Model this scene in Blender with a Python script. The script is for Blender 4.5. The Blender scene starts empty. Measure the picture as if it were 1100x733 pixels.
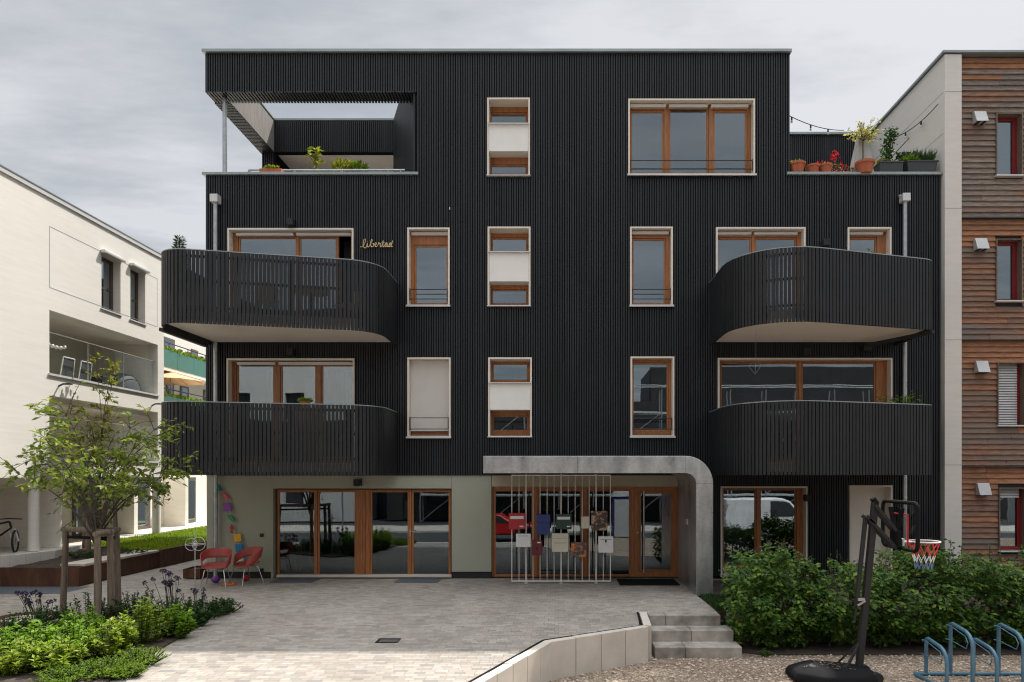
import bpy, math, random
from mathutils import Vector, Matrix
rnd = random.Random(11)
C = bpy.context.scene.collection
R = math.radians
SC = bpy.context.scene
F, UC, VC, CAMZ, D0 = 736.0, 600.0, 510.0, 2.43, 16.0   # pixels, vanishing point, camera height, distance to facade
def X(u, d=D0): return (u - UC) / F * d
def Z(v, d=D0): return CAMZ + (VC - v) / F * d
def Y(d): return d - D0

# ------------------------------------------------------------------ mesh builder
class MB:
    def __init__(s): s.v = []; s.f = []; s.m = []; s.cur = 0
    def add(s, vs, fs):
        b = len(s.v); s.v += [tuple(p) for p in vs]
        for f in fs: s.f.append(tuple(b + i for i in f)); s.m.append(s.cur)
        return s
    def box(s, x0, x1, y0, y1, z0, z1):
        if x0 > x1: x0, x1 = x1, x0
        if y0 > y1: y0, y1 = y1, y0
        if z0 > z1: z0, z1 = z1, z0
        return s.add([(x0,y0,z0),(x1,y0,z0),(x1,y1,z0),(x0,y1,z0),(x0,y0,z1),(x1,y0,z1),(x1,y1,z1),(x0,y1,z1)],
                     [(0,3,2,1),(4,5,6,7),(0,1,5,4),(1,2,6,5),(2,3,7,6),(3,0,4,7)])
    def obox(s, c, ax, ay, az):   # centre and three half-axis vectors
        c, ax, ay, az = Vector(c), Vector(ax), Vector(ay), Vector(az)
        P = [c+i*ax+j*ay+k*az for k in (-1,1) for j in (-1,1) for i in (-1,1)]
        fs = [(0,2,3,1),(4,5,7,6),(0,1,5,4),(1,3,7,5),(3,2,6,7),(2,0,4,6)]
        if ax.cross(ay).dot(az) < 0: fs = [f[::-1] for f in fs]
        return s.add(P, fs)
    def bar(s, p, q, w, h, up=(0,0,1)):
        p, q = Vector(p), Vector(q); d = (q-p); L = d.length; d.normalize()
        u = Vector(up)
        if abs(d.dot(u)) > .98: u = Vector((0,1,0))
        a = d.cross(u).normalized(); b = a.cross(d).normalized()
        return s.obox((p+q)/2, d*L/2, a*w/2, b*h/2)
    def tube(s, pts, r, n=8, closed=False, cap=True):
        pts = [Vector(p) for p in pts]; N = len(pts)
        rr = r if hasattr(r, '__len__') else [r]*N
        base = len(s.v); prev = None
        for i, p in enumerate(pts):
            if closed: t = pts[(i+1) % N] - pts[i-1]
            elif i == 0: t = pts[1]-pts[0]
            elif i == N-1: t = pts[-1]-pts[-2]
            else: t = (pts[i+1]-p).normalized() + (p-pts[i-1]).normalized()
            if t.length < 1e-9: t = Vector((0,0,1))
            t.normalize()
            if prev is None:
                a = t.orthogonal().normalized()
            else:
                a = prev - t*prev.dot(t)
                a = a.normalized() if a.length > 1e-6 else t.orthogonal().normalized()
            prev = a; b = t.cross(a)
            for k in range(n):
                an = 2*math.pi*k/n
                s.v.append(tuple(p + (a*math.cos(an)+b*math.sin(an))*rr[i]))
        M = N if closed else N-1
        for i in range(M):
            j = (i+1) % N
            for k in range(n):
                l = (k+1) % n
                s.f.append((base+i*n+k, base+i*n+l, base+j*n+l, base+j*n+k)); s.m.append(s.cur)
        if cap and not closed:
            s.f.append(tuple(base+k for k in range(n))[::-1]); s.m.append(s.cur)
            s.f.append(tuple(base+(N-1)*n+k for k in range(n))); s.m.append(s.cur)
        return s
    def ring(s, c, rad, r, axis='z', n=28, m=6, a0=0, a1=360):
        c = Vector(c); pts = []
        full = abs(a1-a0) >= 360
        for i in range(n if full else n+1):
            a = R(a0 + (a1-a0)*i/n); x, y = math.cos(a)*rad, math.sin(a)*rad
            pts.append(c + {'z': Vector((x,y,0)), 'y': Vector((x,0,y)), 'x': Vector((0,x,y))}[axis])
        return s.tube(pts, r, m, closed=full)
    def lathe(s, c, prof, n=20):
        b = len(s.v); c = Vector(c)
        for (r, z) in prof:
            for k in range(n):
                a = 2*math.pi*k/n; s.v.append((c.x+r*math.cos(a), c.y+r*math.sin(a), c.z+z))
        for i in range(len(prof)-1):
            for k in range(n):
                l = (k+1) % n
                s.f.append((b+i*n+k, b+i*n+l, b+(i+1)*n+l, b+(i+1)*n+k)); s.m.append(s.cur)
        s.f.append(tuple(b+k for k in range(n))[::-1]); s.m.append(s.cur)
        s.f.append(tuple(b+(len(prof)-1)*n+k for k in range(n))); s.m.append(s.cur)
        return s
    def prism(s, poly, z0, z1):          # counter-clockwise in xy
        n = len(poly); b = len(s.v)
        ar = sum(poly[i][0]*poly[(i+1)%n][1]-poly[(i+1)%n][0]*poly[i][1] for i in range(n))
        if ar < 0: poly = poly[::-1]
        return s.add([(x,y,z0) for x,y in poly]+[(x,y,z1) for x,y in poly],
                     [tuple(range(n))[::-1], tuple(range(n,2*n))]+[(i,(i+1)%n,n+(i+1)%n,n+i) for i in range(n)])
    def prism_xz(s, poly, y0, y1):       # outline in x,z extruded along y
        n = len(poly)
        ar = sum(poly[i][0]*poly[(i+1)%n][1]-poly[(i+1)%n][0]*poly[i][1] for i in range(n))
        if ar < 0: poly = poly[::-1]
        return s.add([(x,y0,z) for x,z in poly]+[(x,y1,z) for x,z in poly],
                     [tuple(range(n)), tuple(range(n,2*n))[::-1]]+[((i+1)%n,i,n+i,n+(i+1)%n) for i in range(n)])
    def panel(s, x0, x1, z0, z1, holes, y0, y1):   # wall in the xz plane with rectangular holes
        eps = 1e-6
        xs = sorted({x0, x1} | {min(max(h[i], x0), x1) for h in holes for i in (0,1)})
        zs = sorted({z0, z1} | {min(max(h[i], z0), z1) for h in holes for i in (2,3)})
        def uniq(a):
            o = [a[0]]
            for q in a[1:]:
                if q - o[-1] > 1e-5: o.append(q)
            return o
        xs, zs = uniq(xs), uniq(zs); nx, nz = len(xs)-1, len(zs)-1
        def solid(i, j):
            if i < 0 or j < 0 or i >= nx or j >= nz: return False
            cx, cz = (xs[i]+xs[i+1])/2, (zs[j]+zs[j+1])/2
            return not any(h[0] < cx < h[1] and h[2] < cz < h[3] for h in holes)
        b = len(s.v)
        for yy in (y0, y1):
            for j in range(nz+1):
                for i in range(nx+1): s.v.append((xs[i], yy, zs[j]))
        W = nx+1; off = W*(nz+1)
        def V(i, j, k): return b + k*off + j*W + i
        def fa(*q): s.f.append(q); s.m.append(s.cur)
        for j in range(nz):
            for i in range(nx):
                if not solid(i, j): continue
                fa(V(i,j,0),V(i+1,j,0),V(i+1,j+1,0),V(i,j+1,0))
                fa(V(i,j,1),V(i,j+1,1),V(i+1,j+1,1),V(i+1,j,1))
                if not solid(i-1,j): fa(V(i,j,0),V(i,j+1,0),V(i,j+1,1),V(i,j,1))
                if not solid(i+1,j): fa(V(i+1,j,0),V(i+1,j,1),V(i+1,j+1,1),V(i+1,j+1,0))
                if not solid(i,j-1): fa(V(i,j,0),V(i,j,1),V(i+1,j,1),V(i+1,j,0))
                if not solid(i,j+1): fa(V(i,j+1,0),V(i+1,j+1,0),V(i+1,j+1,1),V(i,j+1,1))
        return s
    def ball(s, c, rx, ry=None, rz=None, n=10, m=7):
        ry = ry or rx; rz = rz or rx
        b = len(s.v); c = Vector(c)
        s.v.append((c.x, c.y, c.z-rz))
        for i in range(1, m):
            t = -math.pi/2 + math.pi*i/m
            for k in range(n):
                a = 2*math.pi*k/n
                s.v.append((c.x+rx*math.cos(t)*math.cos(a), c.y+ry*math.cos(t)*math.sin(a), c.z+rz*math.sin(t)))
        s.v.append((c.x, c.y, c.z+rz)); top = len(s.v)-1
        for k in range(n):
            s.f.append((b, b+1+(k+1)%n, b+1+k)); s.m.append(s.cur)
            o = b+1+(m-2)*n
            s.f.append((top, o+k, o+(k+1)%n)); s.m.append(s.cur)
        for i in range(m-2):
            for k in range(n):
                l = (k+1) % n
                s.f.append((b+1+i*n+k, b+1+i*n+l, b+1+(i+1)*n+l, b+1+(i+1)*n+k)); s.m.append(s.cur)
        return s
    def leaf(s, p, d, size, w=.5, fold=.18, nrm=None):
        d = Vector(d).normalized()
        n0 = Vector(nrm) if nrm is not None else Vector((rnd.uniform(-1,1), rnd.uniform(-1,1), rnd.uniform(.1,1.2)))
        a = d.cross(n0)
        if a.length < 1e-4: a = d.orthogonal()
        a.normalize(); n = a.cross(d)
        p = Vector(p); h = size*w*.5
        mid = p + d*size*.45
        b = len(s.v)
        s.v += [tuple(p), tuple(mid+a*h+n*fold*size), tuple(p+d*size), tuple(mid-a*h+n*fold*size)]
        s.f += [(b, b+1, b+2), (b, b+2, b+3)]; s.m += [s.cur]*2
        return s
    def build(s, name, mat, parent=None, smooth=False, bevel=0, angle=40, seg=2):
        me = bpy.data.meshes.new(name)
        off = Vector((0,0,0)); q = parent
        while q is not None: off += q.location; q = q.parent
        me.from_pydata([(a-off.x, b-off.y, c-off.z) for a, b, c in s.v], [], s.f)
        mats = mat if isinstance(mat, (list, tuple)) else [mat]
        for mm in mats: me.materials.append(mm)
        if len(mats) > 1: me.polygons.foreach_set('material_index', s.m)
        if smooth:
            me.polygons.foreach_set('use_smooth', [True]*len(me.polygons))
            me.set_sharp_from_angle(angle=R(angle))
        me.update()
        o = bpy.data.objects.new(name, me); C.objects.link(o)
        if parent is not None: o.parent = parent
        if bevel:
            bm = o.modifiers.new('bevel', 'BEVEL'); bm.width = bevel; bm.segments = seg; bm.limit_method = 'ANGLE'; bm.angle_limit = R(35)
            bm.harden_normals = False
        return o

def tag(o, label=None, cat=None, group=None, kind=None):
    if label: o['label'] = label
    if cat: o['category'] = cat
    if group: o['group'] = group
    if kind: o['kind'] = kind
    return o
def thing(name, label, cat, loc=(0,0,0), group=None, rotz=0):
    o = bpy.data.objects.new(name, None); C.objects.link(o); o.location = loc; o.rotation_euler = (0,0,rotz)
    o.empty_display_size = .2
    return tag(o, label, cat, group)
def struct(name, mb, mat, **k):
    return tag(mb.build(name, mat, **k), kind='structure')
def copy_tree(root, loc, rotz=0, label=None, group=None):
    kids = {}
    for o in list(C.objects):
        if o.parent is not None: kids.setdefault(o.parent.name, []).append(o)
    def cp(o, par):
        c = o.copy(); C.objects.link(c)
        if par is not None: c.parent = par
        for k in kids.get(o.name, []): cp(k, c)
        return c
    r = cp(root, None); r.location = loc; r.rotation_euler = (0,0,rotz)
    if label: r['label'] = label
    if group: r['group'] = group
    return r

# ------------------------------------------------------------------ materials
def nt(name):
    m = bpy.data.materials.new(name); m.use_nodes = True
    t = m.node_tree; b = t.nodes['Principled BSDF']
    return m, t, b
def N(t, typ, **k):
    n = t.nodes.new(typ)
    for a, v in k.items(): setattr(n, a, v)
    return n
def L(t, a, b): t.links.new(a, b)
def ramp(t, stops, interp='LINEAR'):
    r = N(t, 'ShaderNodeValToRGB'); e = r.color_ramp.elements; r.color_ramp.interpolation = interp
    while len(e) < len(stops): e.new(.5)
    for i, (p, c) in enumerate(stops):
        e[i].position = p; e[i].color = (c[0], c[1], c[2], 1)
    return r
def coords(t, scale=(1,1,1), rot=(0,0,0), kind='Object'):
    tc = N(t, 'ShaderNodeTexCoord'); mp = N(t, 'ShaderNodeMapping')
    mp.inputs['Scale'].default_value = scale; mp.inputs['Rotation'].default_value = rot
    L(t, tc.outputs[kind], mp.inputs['Vector']); return mp.outputs['Vector']
def noise(t, vec, scale, detail=4, rough=.55):
    n = N(t, 'ShaderNodeTexNoise'); n.inputs['Scale'].default_value = scale; n.inputs['Detail'].default_value = detail
    n.inputs['Roughness'].default_value = rough
    if vec is not None: L(t, vec, n.inputs['Vector'])
    return n.outputs['Fac']
def mixc(t, fac, a, b, mode='MIX'):
    m = N(t, 'ShaderNodeMix', data_type='RGBA', blend_type=mode)
    def put(i, v):
        if isinstance(v, (tuple, list)): m.inputs[i].default_value = (v[0], v[1], v[2], 1)
        else: L(t, v, m.inputs[i])
    if isinstance(fac, (int, float)): m.inputs[0].default_value = fac
    else: L(t, fac, m.inputs[0])
    put(6, a); put(7, b); return m.outputs[2]
def bump(t, b, h, strength=.3, dist=.01):
    n = N(t, 'ShaderNodeBump'); n.inputs['Strength'].default_value = strength; n.inputs['Distance'].default_value = dist
    L(t, h, n.inputs['Height']); L(t, n.outputs['Normal'], b.inputs['Normal'])
def island(t): return N(t, 'ShaderNodeNewGeometry').outputs['Random Per Island']

def plain(name, col, rough=.5, metal=0, var=.12, nscale=3.0, bumpy=0, spec=.5, bscale=60):
    m, t, b = nt(name); v = coords(t)
    n = noise(t, v, nscale, 5)
    lo = tuple(c*(1-var) for c in col); hi = tuple(min(1, c*(1+var)) for c in col)
    r = ramp(t, [(.3, lo), (.7, hi)]); L(t, n, r.inputs['Fac']); L(t, r.outputs['Color'], b.inputs['Base Color'])
    b.inputs['Roughness'].default_value = rough; b.inputs['Metallic'].default_value = metal
    b.inputs['Specular IOR Level'].default_value = spec
    if bumpy: bump(t, b, noise(t, v, bscale, 4), bumpy, .01)
    return m
def wood(name, c0, c1, scale=(30,30,1.5), rough=.5):
    m, t, b = nt(name); v = coords(t, scale)
    n = noise(t, v, 1.0, 6, .6)
    r = ramp(t, [(.28, c0), (.72, c1)]); L(t, n, r.inputs['Fac'])
    isl = island(t); rr = ramp(t, [(0, (.8,.8,.8)), (1, (1.15,1.12,1.1))]); L(t, isl, rr.inputs['Fac'])
    L(t, mixc(t, 1.0, r.outputs['Color'], rr.outputs['Color'], 'MULTIPLY'), b.inputs['Base Color'])
    b.inputs['Roughness'].default_value = rough; bump(t, b, n, .15, .004)
    return m
def leafmat(name, cols, trans=.35, rough=.5):
    m, t, b = nt(name)
    r = ramp(t, [(i/(len(cols)-1), c) for i, c in enumerate(cols)]); L(t, island(t), r.inputs['Fac'])
    # whole clumps differ slightly from each other
    nn = noise(t, coords(t), 2.5, 2); nr = ramp(t, [(.3,(.72,.75,.7)),(.7,(1.2,1.15,1.05))]); L(t, nn, nr.inputs['Fac'])
    col = mixc(t, 1.0, r.outputs['Color'], nr.outputs['Color'], 'MULTIPLY')
    L(t, col, b.inputs['Base Color']); b.inputs['Roughness'].default_value = rough; b.inputs['Specular IOR Level'].default_value = .3
    tr = N(t, 'ShaderNodeBsdfTranslucent'); L(t, mixc(t, 1.0, col, (1.3,1.4,.5), 'MULTIPLY'), tr.inputs['Color'])
    mx = N(t, 'ShaderNodeMixShader'); mx.inputs[0].default_value = trans
    L(t, b.outputs[0], mx.inputs[1]); L(t, tr.outputs[0], mx.inputs[2])
    L(t, mx.outputs[0], t.nodes['Material Output'].inputs['Surface'])
    return m
def glassmat(name, refl=.3, tint=(.55,.6,.6), wav=.0):
    m, t, b = nt(name); t.nodes.remove(b)
    g = N(t, 'ShaderNodeBsdfGlossy'); g.inputs['Roughness'].default_value = .01; g.inputs['Color'].default_value = (.84,.93,1,1)
    tr = N(t, 'ShaderNodeBsdfTransparent'); tr.inputs['Color'].default_value = (*tint, 1)
    lw = N(t, 'ShaderNodeLayerWeight'); lw.inputs['Blend'].default_value = .5
    pw = N(t, 'ShaderNodeMath', operation='POWER'); L(t, lw.outputs['Facing'], pw.inputs[0]); pw.inputs[1].default_value = 5
    ma = N(t, 'ShaderNodeMath', operation='MULTIPLY_ADD', use_clamp=True); L(t, pw.outputs[0], ma.inputs[0]); ma.inputs[1].default_value = .6; ma.inputs[2].default_value = refl
    bp = N(t, 'ShaderNodeBump'); bp.inputs['Strength'].default_value = .04; bp.inputs['Distance'].default_value = .02
    L(t, noise(t, coords(t), .9, 2), bp.inputs['Height']); L(t, bp.outputs[0], g.inputs['Normal'])
    mx = N(t, 'ShaderNodeMixShader'); L(t, ma.outputs[0], mx.inputs[0]); L(t, tr.outputs[0], mx.inputs[1]); L(t, g.outputs[0], mx.inputs[2])
    L(t, mx.outputs[0], t.nodes['Material Output'].inputs['Surface'])
    return m
M = {}
def mk():
    # black painted battens: bluish black, each batten a bit different, faint weathering
    m, t, b = nt('black_cladding'); v = coords(t, (1,1,.25))
    n = noise(t, v, 3, 5); r = ramp(t, [(.3,(.0070,.0086,.0112)),(.75,(.0145,.0170,.0215))]); L(t, n, r.inputs['Fac'])
    rr = ramp(t, [(0,(.55,.55,.56)),(1,(1.4,1.4,1.38))]); L(t, island(t), rr.inputs['Fac'])
    L(t, mixc(t, 1.0, r.outputs['Color'], rr.outputs['Color'], 'MULTIPLY'), b.inputs['Base Color'])
    b.inputs['Roughness'].default_value = .5; M['black'] = m
    M['railing_slat'] = plain('railing_slat', (.0080,.0090,.0108), .55, 0, .3, 4)
    M['blackback'] = plain('black_board', (.004,.0045,.005), .9, spec=.2)
    M['darkmetal'] = plain('dark_metal', (.05,.055,.06), .4, .6)
    M['steel'] = plain('galvanised_steel', (.42,.43,.44), .38, .8, .15, 6)
    M['coping'] = plain('zinc_coping', (.30,.34,.34), .4, .55, .12, 2)
    M['reveal'] = plain('cream_reveal', (.74,.67,.58), .6, 0, .04, 2)
    M['sill'] = plain('light_sill', (.62,.61,.60), .45, .2, .06)
    M['whitepanel'] = plain('white_panel', (.83,.805,.765), .6, 0, .03)
    M['soffit'] = plain('beige_soffit', (.82,.75,.67), .7, 0, .05, 1.2)
    M['oak'] = wood('oak_frame', (.27,.095,.028), (.46,.185,.062), (22,22,3), .42)
    M['glass'] = glassmat('window_glass', .20)
    M['glass_shop'] = glassmat('shop_glass', .13, (.5,.55,.55))
    M['glass_house'] = glassmat('house_glass', .32, (.5,.55,.55))
    M['glass_clear'] = glassmat('balustrade_glass', .015, (.965,.985,.975))
    M['room'] = plain('room_wall', (.22,.21,.20), .9)
    M['roomfloor'] = plain('room_floor', (.14,.10,.07), .6)
    M['curtain'] = plain('curtain_cloth', (.45,.45,.45), .9)
    M['blind'] = plain('roller_blind', (.62,.59,.55), .8, 0, .03)
    M['greenpanel'] = plain('grey_green_panel', (.335,.345,.275), .6, 0, .05, 1.0)
    M['plinth'] = plain('black_plinth', (.015,.015,.016), .7)
    M['rubber'] = plain('black_rubber', (.011,.011,.012), .85, spec=.12)
    # hot dip galvanised portal with spangle
    m, t, b = nt('galvanised_sheet'); v = coords(t)
    vo = N(t, 'ShaderNodeTexVoronoi'); vo.inputs['Scale'].default_value = 26; L(t, v, vo.inputs['Vector'])
    sp = N(t, 'ShaderNodeSeparateColor'); L(t, vo.outputs['Color'], sp.inputs[0])
    n2 = noise(t, coords(t, (1.6,1.6,.45)), 1.9, 6, .6)
    ad = N(t, 'ShaderNodeMath', operation='MULTIPLY_ADD'); L(t, sp.outputs[0], ad.inputs[0]); ad.inputs[1].default_value = .13; L(t, n2, ad.inputs[2])
    r = ramp(t, [(.3,(.36,.37,.38)),(.55,(.50,.51,.515)),(.85,(.68,.68,.67))]); L(t, ad.outputs[0], r.inputs['Fac'])
    L(t, r.outputs['Color'], b.inputs['Base Color']); b.inputs['Metallic'].default_value = .85
    r2 = ramp(t, [(.3,(.26,.26,.26)),(.8,(.44,.44,.44))]); L(t, ad.outputs[0], r2.inputs['Fac']); L(t, r2.outputs['Color'], b.inputs['Roughness'])
    M['zinc'] = m
    # rendered wall, sunlit white with a fine combed texture
    def render_wall(name, col):
        m, t, b = nt(name); v = coords(t)
        n = noise(t, v, .5, 5); r = ramp(t, [(.3, tuple(c*.94 for c in col)), (.7, col)]); L(t, n, r.inputs['Fac'])
        st = noise(t, coords(t, (1,.6,6)), 2.5, 3); r3 = ramp(t, [(.3,(.95,.95,.945)),(.7,(1.02,1.02,1.02))]); L(t, st, r3.inputs['Fac'])
        L(t, mixc(t, 1.0, r.outputs['Color'], r3.outputs['Color'], 'MULTIPLY'), b.inputs['Base Color'])
        b.inputs['Roughness'].default_value = .9; bump(t, b, noise(t, v, 90, 3), .25, .004); return m
    M['white'] = render_wall('white_render', (.79,.755,.69))
    M['white2'] = render_wall('arcade_render', (.90,.845,.75))
    M['party'] = render_wall('party_wall_render', (.70,.665,.62))
    M['groove'] = plain('groove', (.28,.27,.25), .9)
    M['winframe'] = plain('brown_grey_frame', (.13,.10,.085), .5)
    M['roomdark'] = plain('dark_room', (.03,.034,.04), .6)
    # corten
    m, t, b = nt('corten_steel'); n = noise(t, coords(t, (2,2,.6)), 3, 6, .65)
    r = ramp(t, [(.3,(.045,.018,.010)),(.55,(.10,.040,.018)),(.8,(.16,.075,.035))]); L(t, n, r.inputs['Fac'])
    L(t, r.outputs['Color'], b.inputs['Base Color']); b.inputs['Roughness'].default_value = .85; M['corten'] = m
    # block paving: mixed pale greys and browns, running bond
    def paving(name, cols, bw, bh, mortar, scale=1, rot=0):
        m, t, b = nt(name); v = coords(t, rot=(0,0,rot))
        # uneven rows: wobble
        br = N(t, 'ShaderNodeTexBrick'); br.offset = .37; br.offset_frequency = 2; br.squash = .72; br.squash_frequency = 3
        br.inputs['Scale'].default_value = scale; br.inputs['Brick Width'].default_value = bw; br.inputs['Row Height'].default_value = bh
        br.inputs['Mortar Size'].default_value = .003; br.inputs['Mortar Smooth'].default_value = .2
        br.inputs['Color1'].default_value = (0,0,0,1); br.inputs['Color2'].default_value = (1,1,1,1); br.inputs['Mortar'].default_value = (.5,.5,.5,1)
        L(t, v, br.inputs['Vector'])
        r = ramp(t, [(i/(len(cols)-1), c) for i, c in enumerate(cols)]); L(t, br.outputs['Color'], r.inputs['Fac'])
        blot = noise(t, v, .7, 5, .6); r2 = ramp(t, [(.3,(.80,.79,.78)),(.7,(1.1,1.1,1.1))]); L(t, blot, r2.inputs['Fac'])
        fine = noise(t, v, 45, 3); r3 = ramp(t, [(.25,(.86,.86,.86)),(.75,(1.1,1.1,1.1))]); L(t, fine, r3.inputs['Fac'])
        c1 = mixc(t, 1.0, r.outputs['Color'], r2.outputs['Color'], 'MULTIPLY'); c1 = mixc(t, 1.0, c1, r3.outputs['Color'], 'MULTIPLY')
        c1 = mixc(t, br.outputs['Fac'], c1, mortar); L(t, c1, b.inputs['Base Color'])
        b.inputs['Roughness'].default_value = .82
        inv = N(t, 'ShaderNodeMath', operation='SUBTRACT'); inv.inputs[0].default_value = 1; L(t, br.outputs['Fac'], inv.inputs[1])
        bump(t, b, inv.outputs[0], .5, .006); return m
    M['paving'] = paving('block_paving', [(.23,.215,.20),(.335,.305,.27),(.29,.25,.21),(.40,.37,.33),(.345,.30,.255),(.37,.345,.31)], .17, .085, (.12,.11,.10))
    M['paving2'] = paving('path_paving', [(.60,.57,.52),(.69,.655,.60),(.63,.59,.54)], .6, .3, (.35,.33,.3))
    M['bluemat'] = plain('blue_grey_slab', (.09,.105,.125), .6, 0, .15, 5)
    M['concrete'] = plain('concrete', (.56,.51,.445), .85, 0, .12, 2.2, .25)
    M['concrete_dark'] = plain('weathered_concrete', (.31,.285,.25), .85, 0, .5, 3.2, .3)
    M['asphalt'] = plain('asphalt', (.055,.055,.058), .9, 0, .2, 3, .4)
    # gravel
    m, t, b = nt('gravel'); v = coords(t)
    vo = N(t, 'ShaderNodeTexVoronoi'); vo.inputs['Scale'].default_value = 38; L(t, v, vo.inputs['Vector'])
    sp = N(t, 'ShaderNodeSeparateColor'); L(t, vo.outputs['Color'], sp.inputs[0])
    r = ramp(t, [(0,(.20,.145,.105)),(.35,(.36,.275,.205)),(.7,(.47,.38,.30)),(1,(.60,.52,.43))]); L(t, sp.outputs[0], r.inputs['Fac'])
    rd = ramp(t, [(0,(1.05,1.05,1.05)),(.6,(.55,.53,.5))]); L(t, vo.outputs['Distance'], rd.inputs['Fac'])
    bl = noise(t, v, .9, 4); rb = ramp(t, [(.3,(.82,.8,.78)),(.7,(1.1,1.1,1.1))]); L(t, bl, rb.inputs['Fac'])
    c1 = mixc(t, 1.0, mixc(t, 1.0, r.outputs['Color'], rb.outputs['Color'], 'MULTIPLY'), rd.outputs['Color'], 'MULTIPLY')
    L(t, c1, b.inputs['Base Color']); b.inputs['Roughness'].default_value = .9
    bump(t, b, vo.outputs['Distance'], -.9, .02); M['gravel'] = m
    m2, t, b = nt('gravel_stone'); r = ramp(t, [(0,(.20,.14,.10)),(.5,(.38,.295,.22)),(1,(.62,.53,.44))]); L(t, island(t), r.inputs['Fac'])
    L(t, r.outputs['Color'], b.inputs['Base Color']); b.inputs['Roughness'].default_value = .85; M['pebble'] = m2
    M['soil'] = plain('soil', (.055,.04,.03), .95, 0, .45, 9, .8, bscale=40)
    M['lawnsoil'] = plain('lawn_ground', (.05,.10,.015), .95, 0, .3, 6)
    M['grass'] = leafmat('grass_blade', [(.15,.22,.015),(.27,.36,.025),(.36,.43,.05)], .4)
    M['leaf_tree'] = leafmat('tree_leaf', [(.10,.155,.025),(.165,.235,.04),(.24,.30,.055),(.29,.30,.08)], .35)
    M['leaf_young'] = leafmat('young_leaf', [(.13,.16,.02),(.20,.22,.03),(.27,.25,.05)], .4)
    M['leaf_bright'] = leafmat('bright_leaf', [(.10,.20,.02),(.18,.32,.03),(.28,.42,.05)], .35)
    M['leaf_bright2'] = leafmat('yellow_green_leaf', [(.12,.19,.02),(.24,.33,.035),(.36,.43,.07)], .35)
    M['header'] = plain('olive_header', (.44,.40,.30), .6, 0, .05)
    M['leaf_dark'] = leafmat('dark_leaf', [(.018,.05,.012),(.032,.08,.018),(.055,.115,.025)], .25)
    M['leaf_hedge'] = leafmat('hedge_leaf', [(.022,.065,.010),(.04,.105,.014),(.075,.155,.02),(.17,.25,.03)], .22, .5)
    M['leaf_fern'] = leafmat('feather_leaf', [(.11,.20,.018),(.18,.28,.03),(.25,.34,.05)], .35)
    M['purple'] = leafmat('purple_petal', [(.05,.025,.09),(.11,.06,.17),(.08,.04,.12)], .2)
    M['bark'] = plain('bark', (.085,.068,.055), .9, 0, .35, 14, .6)
    M['stake'] = wood('weathered_stake', (.10,.075,.055), (.24,.185,.14), (30,30,3), .85)
    M['timber'] = None
    # weathered timber boards; greyer in the lower rain-washed boards of each storey and orange where sheltered
    m, t, b = nt('timber_boards'); v = coords(t, (2.6,8,17))
    g = noise(t, v, 1.6, 8, .72); isl = island(t)
    r = ramp(t, [(.25,(.08,.046,.034)),(.5,(.225,.128,.088)),(.8,(.37,.235,.165))]); L(t, g, r.inputs['Fac'])
    ri = ramp(t, [(0,(.80,.80,.82)),(.5,(1.0,.96,.92)),(1,(1.2,1.08,.95))]); L(t, isl, ri.inputs['Fac'])
    c1 = mixc(t, 1.0, r.outputs['Color'], ri.outputs['Color'], 'MULTIPLY')
    pat = noise(t, coords(t, (.5,.5,1.6)), 1.1, 4); rp = ramp(t, [(.42,(0,0,0)),(.62,(1,1,1))]); L(t, pat, rp.inputs['Fac'])
    c1 = mixc(t, rp.outputs['Color'], c1, mixc(t, .75, c1, (.16,.145,.13)))
    L(t, c1, b.inputs['Base Color']); b.inputs['Roughness'].default_value = .85; bump(t, b, g, .4, .006); M['timber'] = m
    m, t, b = nt('sheltered_boards'); v = coords(t, (2.6,8,17)); g = noise(t, v, 1.6, 8, .72)
    r = ramp(t, [(.25,(.11,.052,.03)),(.5,(.30,.145,.08)),(.8,(.45,.25,.15))]); L(t, g, r.inputs['Fac'])
    ri = ramp(t, [(0,(.8,.8,.8)),(1,(1.2,1.1,1.0))]); L(t, island(t), ri.inputs['Fac'])
    L(t, mixc(t, 1.0, r.outputs['Color'], ri.outputs['Color'], 'MULTIPLY'), b.inputs['Base Color']); b.inputs['Roughness'].default_value = .8; M['timber_fresh'] = m
    m, t, b = nt('grey_boards_weathered'); v = coords(t, (2.6,8,17)); g = noise(t, v, 1.6, 8, .72)
    r = ramp(t, [(.25,(.075,.06,.052)),(.5,(.19,.16,.14)),(.8,(.34,.29,.25))]); L(t, g, r.inputs['Fac'])
    ri = ramp(t, [(0,(.78,.78,.8)),(1,(1.25,1.15,1.08))]); L(t, island(t), ri.inputs['Fac'])
    L(t, mixc(t, 1.0, r.outputs['Color'], ri.outputs['Color'], 'MULTIPLY'), b.inputs['Base Color']); b.inputs['Roughness'].default_value = .88; M['timber_grey'] = m
    M['redframe'] = plain('red_frame', (.20,.012,.015), .4)
    M['ventbox'] = plain('grey_vent', (.45,.45,.45), .45, .3)
    M['white_paint'] = plain('rack_paint', (.82,.80,.74), .4, .1, .04)
    M['chair'] = plain('coral_shell', (.42,.075,.065), .45, 0, .06)
    M['chrome'] = plain('chrome_leg', (.55,.55,.55), .22, .95)
    M['blue'] = plain('blue_tube', (.085,.19,.27), .38, .1, .15, 8)
    M['terracotta'] = plain('terracotta', (.42,.12,.055), .75, 0, .18, 7)
    M['anthracite'] = plain('anthracite_planter', (.045,.05,.055), .55)
    M['parasol'] = plain('grey_parasol', (.52,.51,.48), .85)
    M['beaminner'] = wood('grey_boards', (.15,.14,.13), (.25,.235,.215), (4,20,2), .8)
    M['deck'] = plain('terrace_deck', (.36,.34,.31), .8)
    M['orange_parasol'] = plain('sand_parasol', (.62,.38,.20), .8)
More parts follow.
